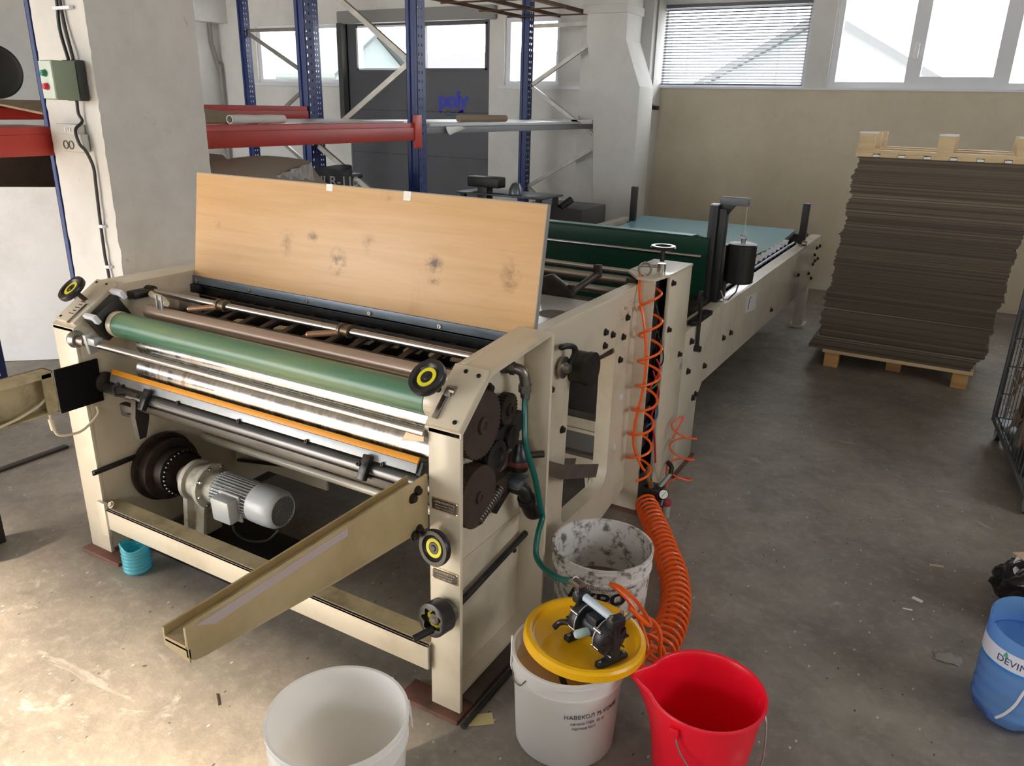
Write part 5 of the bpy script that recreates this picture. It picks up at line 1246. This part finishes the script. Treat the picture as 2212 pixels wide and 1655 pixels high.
def helix(path, rad, turns, n=18, twist=0, squash=1.0):
    P_ = [Vector(p) for p in path]; sp = smoothpts(P_, 12); L = [0]
    for a, b in zip(sp, sp[1:]): L.append(L[-1] + (b - a).length)
    tot = L[-1]; out = []; N_ = int(turns * n); u = None
    for i in range(N_ + 1):
        s = tot * i / N_
        j = max(k for k in range(len(L)) if L[k] <= s + 1e-9); j = min(j, len(sp) - 2)
        t = (s - L[j]) / max(1e-9, L[j + 1] - L[j]); p = sp[j].lerp(sp[j + 1], t); d = (sp[j + 1] - sp[j]).normalized()
        if u is None: u = d.orthogonal().normalized()
        u = (u - d * u.dot(d)).normalized(); v = d.cross(u); a = 2 * PI * i / n + twist
        r = rad[0] + (rad[1] - rad[0]) * i / N_ if isinstance(rad, tuple) else rad
        out.append(p + (u * math.cos(a) + v * math.sin(a) * squash) * r)
    return out
h1 = [(-.075, 1.372, 1.0)] + helix([(-.035, 1.345, .96), (-.012, 1.325, .80), (.0, 1.315, .60), (-.012, 1.32, .45), (-.018, 1.33, .30), (-.012, 1.33, .18)], (.042, .05), 7.5, 18, 2.2)
tag(MB().tube(h1, .0052, 8).obj('coiled_air_hose', OH), 'stretched orange coil air hose hanging from the eye bolt of the post', 'hose')
st_ = smoothpts([(-.085, 1.36, 1.0), (-.06, 1.31, .93), (-.022, 1.285, .82), (-.002, 1.28, .68), (-.01, 1.285, .55), (-.03, 1.29, .42), (-.028, 1.295, .32), (.0, 1.33, .225), (.012, 1.35, .20)], 6)
oh2 = thing('orange_air_line', 'straight orange air line with brass coupling in front of the hanging coil', 'hose', (0, 1.3, .6))
MB().tube(st_, .0052, 8).obj('hose_tube', OH, oh2)
BR_ = M('brass_coupling', 'b9a27c', .3, .9)
for p, q, r in (((.010, 1.348, .208), (.016, 1.355, .185), .010), ((.016, 1.355, .185), (.026, 1.362, .150), .008), ((.026, 1.362, .158), (.034, 1.37, .125), .012)): MB().cyl(p, q, r, seg=6).obj('coupling', BR_, oh2)
# regulator with gauge on the floor
rg = thing('air_regulator', 'small black air regulator with a round white gauge by the post foot', 'regulator', (.06, 1.40, .05))
MB().box(.00, .075, 1.36, 1.43, .06, .125, .012).obj('regulator_body', BLACKM, rg)
MB().cyl((.075, 1.39, .075), (.075, 1.37, .05), .02, seg=18).obj('regulator_knob', BLACKM, rg)
gc = Vector((.088, 1.375, .105)); gn = Vector((.6, -.75, .3)).normalized()
MB().lathe([(0, -.012), (.021, -.012), (.022, 0), (.020, .002), (.019, 0), (0, 0)], gc, gn, 28).obj('gauge_case', BLACKM, rg)
g_ = MB().lathe([(0, .0), (.0185, .0), (.0185, .001), (0, .001)], gc, gn, 28).obj('gauge_face', PAPER, rg)
_, gu, gv = MB()._fr(gn)
MB().obox(gc + gn * .0016, gu * .7 + gv * .7, gn.cross(gu * .7 + gv * .7), gn, .014, .0008, .0003).obj('gauge_needle', BOLT, g_)
MB().cyl((.06, 1.40, .12), (.085, 1.45, .165), .009, seg=10).obj('air_nipple', ALU, rg)
MB().tube(smoothpts([(.085, 1.45, .165), (.082, 1.465, .19), (.06, 1.475, .205)]), .010, 8).obj('black_elbow', BLACKM, rg)
MB().cyl((.10, 1.39, .0), (.10, 1.39, .06), .017, seg=16).obj('water_bowl', M('clear_bowl', 'a7a39c', .2), rg)
MB().lathe([(.017, 0), (.019, .004), (.019, .018), (.017, .022), (0, .022)], (.10, 1.39, .052), (0, 0, 1), 18).obj('red_collar', M('red_collar', 'a3303a', .4), rg)
# coil lying on the floor
fl = helix([(.02, 1.36, .055), (.075, 1.27, .056), (.14, 1.17, .056), (.225, 1.03, .056), (.30, .90, .056), (.355, .76, .056), (.385, .62, .056), (.395, .48, .056)], (.043, .047), 31, 18)
loops = []
for cx2, cy2, cz2, r2, k0, k1 in ((.42, .42, .035, .050, 0, 14), (.405, .38, .075, .052, 14, 27), (.40, .35, .13, .054, 27, 40), (.39, .335, .20, .052, 40, 52)):
    for q in range(k0, k1):
        a = -.6 + q * 2 * PI / 13
        loops.append(Vector((cx2 + r2 * math.cos(a), cy2 + r2 * .55 * math.sin(a), cz2 + r2 * .8 * math.sin(a) + .0035 * (q - k0))))
tail = smoothpts([fl[-1]] + loops[2:] + [(.35, .36, .27), (.30, .345, .325), (.285, .33, .345), (.32, .32, .352), (.38, .29, .345), (.43, .25, .33), (.44, .215, .345), (.41, .19, .385), (.396, .18, .402)], 4)
tag(MB().tube(fl + tail[1:], .0058, 8).obj('coiled_air_hose', OH), 'thick orange coil air hose lying on the floor up to the pump', 'hose')
lp = smoothpts([(.04, 1.58, .27)] + [Vector((.075 + .055 * math.cos(a), 1.62 + .05 * math.sin(a), .34 - .022 * k * .5)) for k, a in enumerate([q * .7 + 2 for q in range(30)])] + [(.06, 1.47, .20)], 4)
tag(MB().tube(lp, .0042, 8).obj('coiled_air_hose', OHT), 'thin loose orange hose loops hanging behind the regulator', 'hose')
# ================================================================ red bucket
RP_ = plastic('red_plastic', 'f0152f', .33, dirt='d41029', amt=.4, scale=4)
rb_ = thing('red_bucket', 'bright red bucket with pouring spout and wire handle', 'bucket', (.62, .15, 0))
mb = MB(); cx_, cy_ = .62, .15; seg = 96; H_ = .27
sa = math.atan2(-.035, -.14)
def rr2(a, z, off=0):
    f = z / H_; r = .108 + (.139 - .108) * f - off
    d = (a - sa + PI) % (2 * PI) - PI
    return r + .045 * max(0, 1 - abs(d) / .42) ** 1.6 * max(0, (f - .45) / .55) ** 1.5
rings = []
zs = [0, .004] + [H_ * i / 16 for i in range(1, 17)]
for z in zs: rings.append([mb.bm.verts.new((cx_ + rr2(2 * PI * q / seg, z) * math.cos(2 * PI * q / seg), cy_ + rr2(2 * PI * q / seg, z) * math.sin(2 * PI * q / seg), z)) for q in range(seg)])
for dz, do in ((-.006, -.005), (0.0, -.006), (.004, -.004), (.004, .0), (0, .003)): rings.append([mb.bm.verts.new((cx_ + rr2(2 * PI * q / seg, H_, do) * math.cos(2 * PI * q / seg), cy_ + rr2(2 * PI * q / seg, H_, do) * math.sin(2 * PI * q / seg), H_ + dz)) for q in range(seg)])
for z in reversed([.01] + [H_ * i / 16 for i in range(1, 16)]): rings.append([mb.bm.verts.new((cx_ + rr2(2 * PI * q / seg, z, .003) * math.cos(2 * PI * q / seg), cy_ + rr2(2 * PI * q / seg, z, .003) * math.sin(2 * PI * q / seg), z)) for q in range(seg)])
for a, b in zip(rings, rings[1:]):
    for q in range(seg): mb._f([a[q], a[(q + 1) % seg], b[(q + 1) % seg], b[q]])
mb._f(rings[0]); mb._f(rings[-1][::-1])
mb.obj('bucket_body', RP_, rb_, sharp=60)
hd = [(.62 + r * math.cos(a), .15 + r * math.sin(a), z) for a, z, r in ((-1.80, .235, .140), (-1.65, .195, .146), (-1.4, .155, .15), (-1.05, .12, .155), (-.6, .11, .158), (-.15, .13, .155), (.3, .19, .150), (.5, .235, .142))]
MB().tube(smoothpts(hd), .0024, 8).obj('wire_handle', STEEL, rb_)
for p in (hd[0], hd[-1]): MB().box(p[0] - .012, p[0] + .012, p[1] - .008, p[1] + .008, p[2] - .012, p[2] + .014, .003).obj('handle_lug', RP_, rb_)
MB().cyl((.62 + .155 * math.cos(-.5), .15 + .155 * math.sin(-.5), .110), (.62 + .156 * math.cos(-.2), .15 + .156 * math.sin(-.2), .125), .011, seg=14).obj('handle_grip', PVC, rb_)
# ================================================================ cut bottles
def clearplastic(name, col, rough=.12, mixv=.55):
    k = N(name); t = k.n('ShaderNodeBsdfTransparent'); t.inputs[0].default_value = lin(col); k.b.inputs['Base Color'].default_value = lin(col); k.b.inputs['Roughness'].default_value = rough
    x = k.n('ShaderNodeMixShader'); x.inputs[0].default_value = mixv; k.l(t.outputs[0], x.inputs[1]); k.l(k.b.outputs[0], x.inputs[2]); k.l(x.outputs[0], k.out.inputs[0]); return k.m
cp_ = thing('cut_bottle', 'turquoise ribbed cup cut from a plastic bottle under the front beam', 'cup', (-1.372, -.012, 0))
prof = [(0, .006), (.030, 0), (.043, .010)] + [(.0455 + .0018 * math.cos(2 * PI * i / 4), .018 + i * .0036) for i in range(27)]
mb = MB(); mb.lathe(prof, (-1.372, -.012, 0), (0, 0, 1), 40)
for v in mb.bm.verts:
    if v.co.z > .08: v.co.z += .010 * math.sin(2.0 * math.atan2(v.co.y + .012, v.co.x + 1.372)) * (v.co.z - .08) / .03; v.co.x += (v.co.z - .08) * .15 * math.sin(3 * math.atan2(v.co.y + .012, v.co.x + 1.372))
o = mb.obj('cup_wall', clearplastic('turquoise_pet', '8fe6f0', .08, .34), cp_, fix=False); s_ = o.modifiers.new('s', 'SOLIDIFY'); s_.thickness = .0008
bt = thing('cut_water_bottle', 'big blue water bottle with its top cut off at the right edge', 'bottle', (1.324, .833, 0))
BC_ = (1.324, .833)
prof = [(.02, .012), (.05, .0), (.075, .0), (.097, .018), (.104, .045)] + [(.106 + .0011 * math.cos(2 * PI * i / 5), .05 + i * .0075) for i in range(24)] + [(.107, .235), (.107, .30)]
mb = MB(); mb.lathe(prof, (*BC_, 0), (0, 0, 1), 56)
for v in mb.bm.verts:
    a = math.atan2(v.co.y - BC_[1], v.co.x - BC_[0])
    if v.co.z < .06: v.co.z += .012 * (1 - v.co.z / .06) * max(0, math.cos(5 * a)); 
    if v.co.z > .26: v.co.z += .018 * math.sin(a - .4)
o = mb.obj('bottle_wall', clearplastic('blue_pet', 'a3d3fa', .1, .36), bt, fix=False); s_ = o.modifiers.new('s', 'SOLIDIFY'); s_.thickness = .001
MB().lathe([(0, 0), (.101, 0), (.101, .002), (0, .002)], (*BC_, .24), (0, 0, 1), 48).obj('water_surface', clearplastic('water', '7fb6ea', .05, .4), bt)
mb = MB(); mb.lathe([(.1085, 0), (.1085, .056)], (*BC_, .194), (0, 0, 1), 64); o = mb.obj('paper_label', M('bottle_label', 'dfe3ef', .4), bt, fix=False)
mb = MB(); mb.lathe([(.1088, 0), (.1088, .008)], (*BC_, .192), (0, 0, 1), 64); mb.obj('blue_stripe', M('label_blue', '2f86d6', .4), bt, fix=False)
a0 = -1.98
mb = MB(); add_text(mb, 'DEVIN', .028, (BC_[0] + .109 * math.cos(a0), BC_[1] + .109 * math.sin(a0), .222), (1, 0, 0), (0, 0, 1), .0003, bend=((*BC_, 0), .1088)); mb.obj('lettering', M('label_navy', '3b4068', .5), bt)
mb = MB()
for da, s in ((-.22, 1), (.28, .8)):
    for k in range(10):
        a = a0 + da + .012 * k; z = .236 + s * (.012 * math.sin(PI * k / 9)); mb.box(BC_[0] + .1090 * math.cos(a) - .0008, BC_[0] + .1090 * math.cos(a) + .0008, BC_[1] + .1090 * math.sin(a) - .0008, BC_[1] + .1090 * math.sin(a) + .0008, .233, z)
mb.obj('green_leaf_print', M('label_green', '5ab08c', .5), bt)
mb = MB(); aa = a0 + .25; mb.tube(smoothpts([(BC_[0] + .112 * math.cos(aa + d), BC_[1] + .112 * math.sin(aa + d), z) for d, z in ((-.25, .045), (-.1, .07), (.05, .11), (.15, .16), (.3, .20))]), .004, 6); mb.obj('carry_cord', PAPER, bt)
# black sack with a white ring and a piece of cardboard
bs = thing('black_bag', 'shiny black rubbish bag beside the blue water bottle', 'bag', (1.42, 1.38, 0))
mb = MB(); rb3 = random.Random(4)
from mathutils import noise as mn
def bagp(u, v):
    d = Vector((math.cos(2 * PI * u), math.sin(2 * PI * u), 0)); z = .004 + .215 * v
    p = Vector((d.x * 2.2, d.y * 2.2, v * 2.5)); nz = mn.noise(p * 1.1) * .030 + (1 - abs(mn.noise(p * 2.6))) * .022 + mn.noise(p * 6) * .006
    r = .148 * math.sin(PI * (.14 + .70 * v)) + nz * (.35 + .65 * min(1, v * 4)) - .012
    return (1.42 + r * d.x, 1.38 + r * d.y, z + .012 * mn.noise(p * 3) * v)
mb.grid(bagp, 72, 26)
mb.obj('bag_body', M('black_bag_film', '131316', .22), bs, fix=False)
mb = MB(); mb.lathe([(.085, 0), (.095, .004), (.095, .02), (.085, .024), (.075, .02), (.075, .004), (.085, 0)], (1.40, 1.36, .20), (-.35, -.35, 1), 40); tag(mb.obj('white_ring', PVC), 'white plastic ring resting in the mouth of the black bag', 'ring')
mb = MB(); mb.prism([(1.29, 1.33), (1.36, 1.25), (1.55, 1.32), (1.50, 1.48)], 'z', .252, .256); o = mb.obj('cardboard_piece', M('tan_card_piece', 'c4a78c', .8)); tag(o, 'flat tan cardboard piece on top of the white ring and black bag', 'cardboard')
# litter on the floor
lt = [(1.10, 1.58, .05, .012, .3, 'pale wood splinter on the floor left of the roll cage castor', 'wood_splinter', 'b5a88f'), (1.055, 1.30, .035, .016, -.4, 'white paper scrap on the floor left of the black bag', 'paper_scrap', 'dedad2'), (1.03, 1.22, .03, .004, .2, 'thin white strip on the floor left of the black bag', 'paper_strip', 'e3e0da'),
      (-.62, -.30, .05, .003, -.6, 'dark twig on the sunlit floor near the guide arm tip', 'twig', '4a3c2e'), (-.60, -.68, .05, .003, -.8, 'dark twig on the sunlit floor at the bottom edge', 'twig', '3f342a'), (-.26, .02, .02, .014, .4, 'pale chip on the floor behind the empty white bucket', 'chip', 'd5d0c6')]
for x, y, a, b, r, lab, nm, col in lt:
    R_ = Matrix.Rotation(r, 3, 'Z'); mb = MB(); mb.box(x - a / 2, x + a / 2, y - b / 2, y + b / 2, .0, .003, 0, R_, (x, y, 0)); tag(mb.obj(nm, M('litter_' + nm, col, .8)), lab, 'litter')

mb = MB(); r6 = random.Random(8)
mb.grid(lambda u, v: (1.155 + .075 * (u - .5) + .01 * r6.random(), 1.0 + .05 * (v - .5) + .008 * r6.random(), .004 + .022 * r6.random() * math.sin(PI * u) * math.sin(PI * v)), 7, 6)
o = mb.obj('plastic_wrapper', clearplastic('clear_wrapper', 'd5d2cc', .08, .35), fix=False, sharp=10); s_ = o.modifiers.new('s', 'SOLIDIFY'); s_.thickness = .0006
tag(o, 'crumpled clear plastic wrapper on the floor left of the blue water bottle', 'litter')
mb = MB(); mb.lathe([(0, .002), (.028, .002), (.036, .075), (.038, .078), (.036, .078), (.027, .004), (0, .004)], (.055, .40, 0), (0, 0, 1), 32)
tag(mb.obj('plastic_cup', clearplastic('clear_cup', 'e3e3e0', .1, .4)), 'small clear plastic cup on the floor between machine and yellow lidded bucket', 'cup')
R_ = Matrix.Rotation(.7, 3, 'Z'); mb = MB(); mb.box(.02, .09, .005, .045, .0, .002, 0, R_, (.055, .02, 0))
tag(mb.obj('paper_scrap', M('yellowed_paper', 'cfc08c', .8)), 'yellowed paper scrap on the floor at the foot of the right post', 'litter')
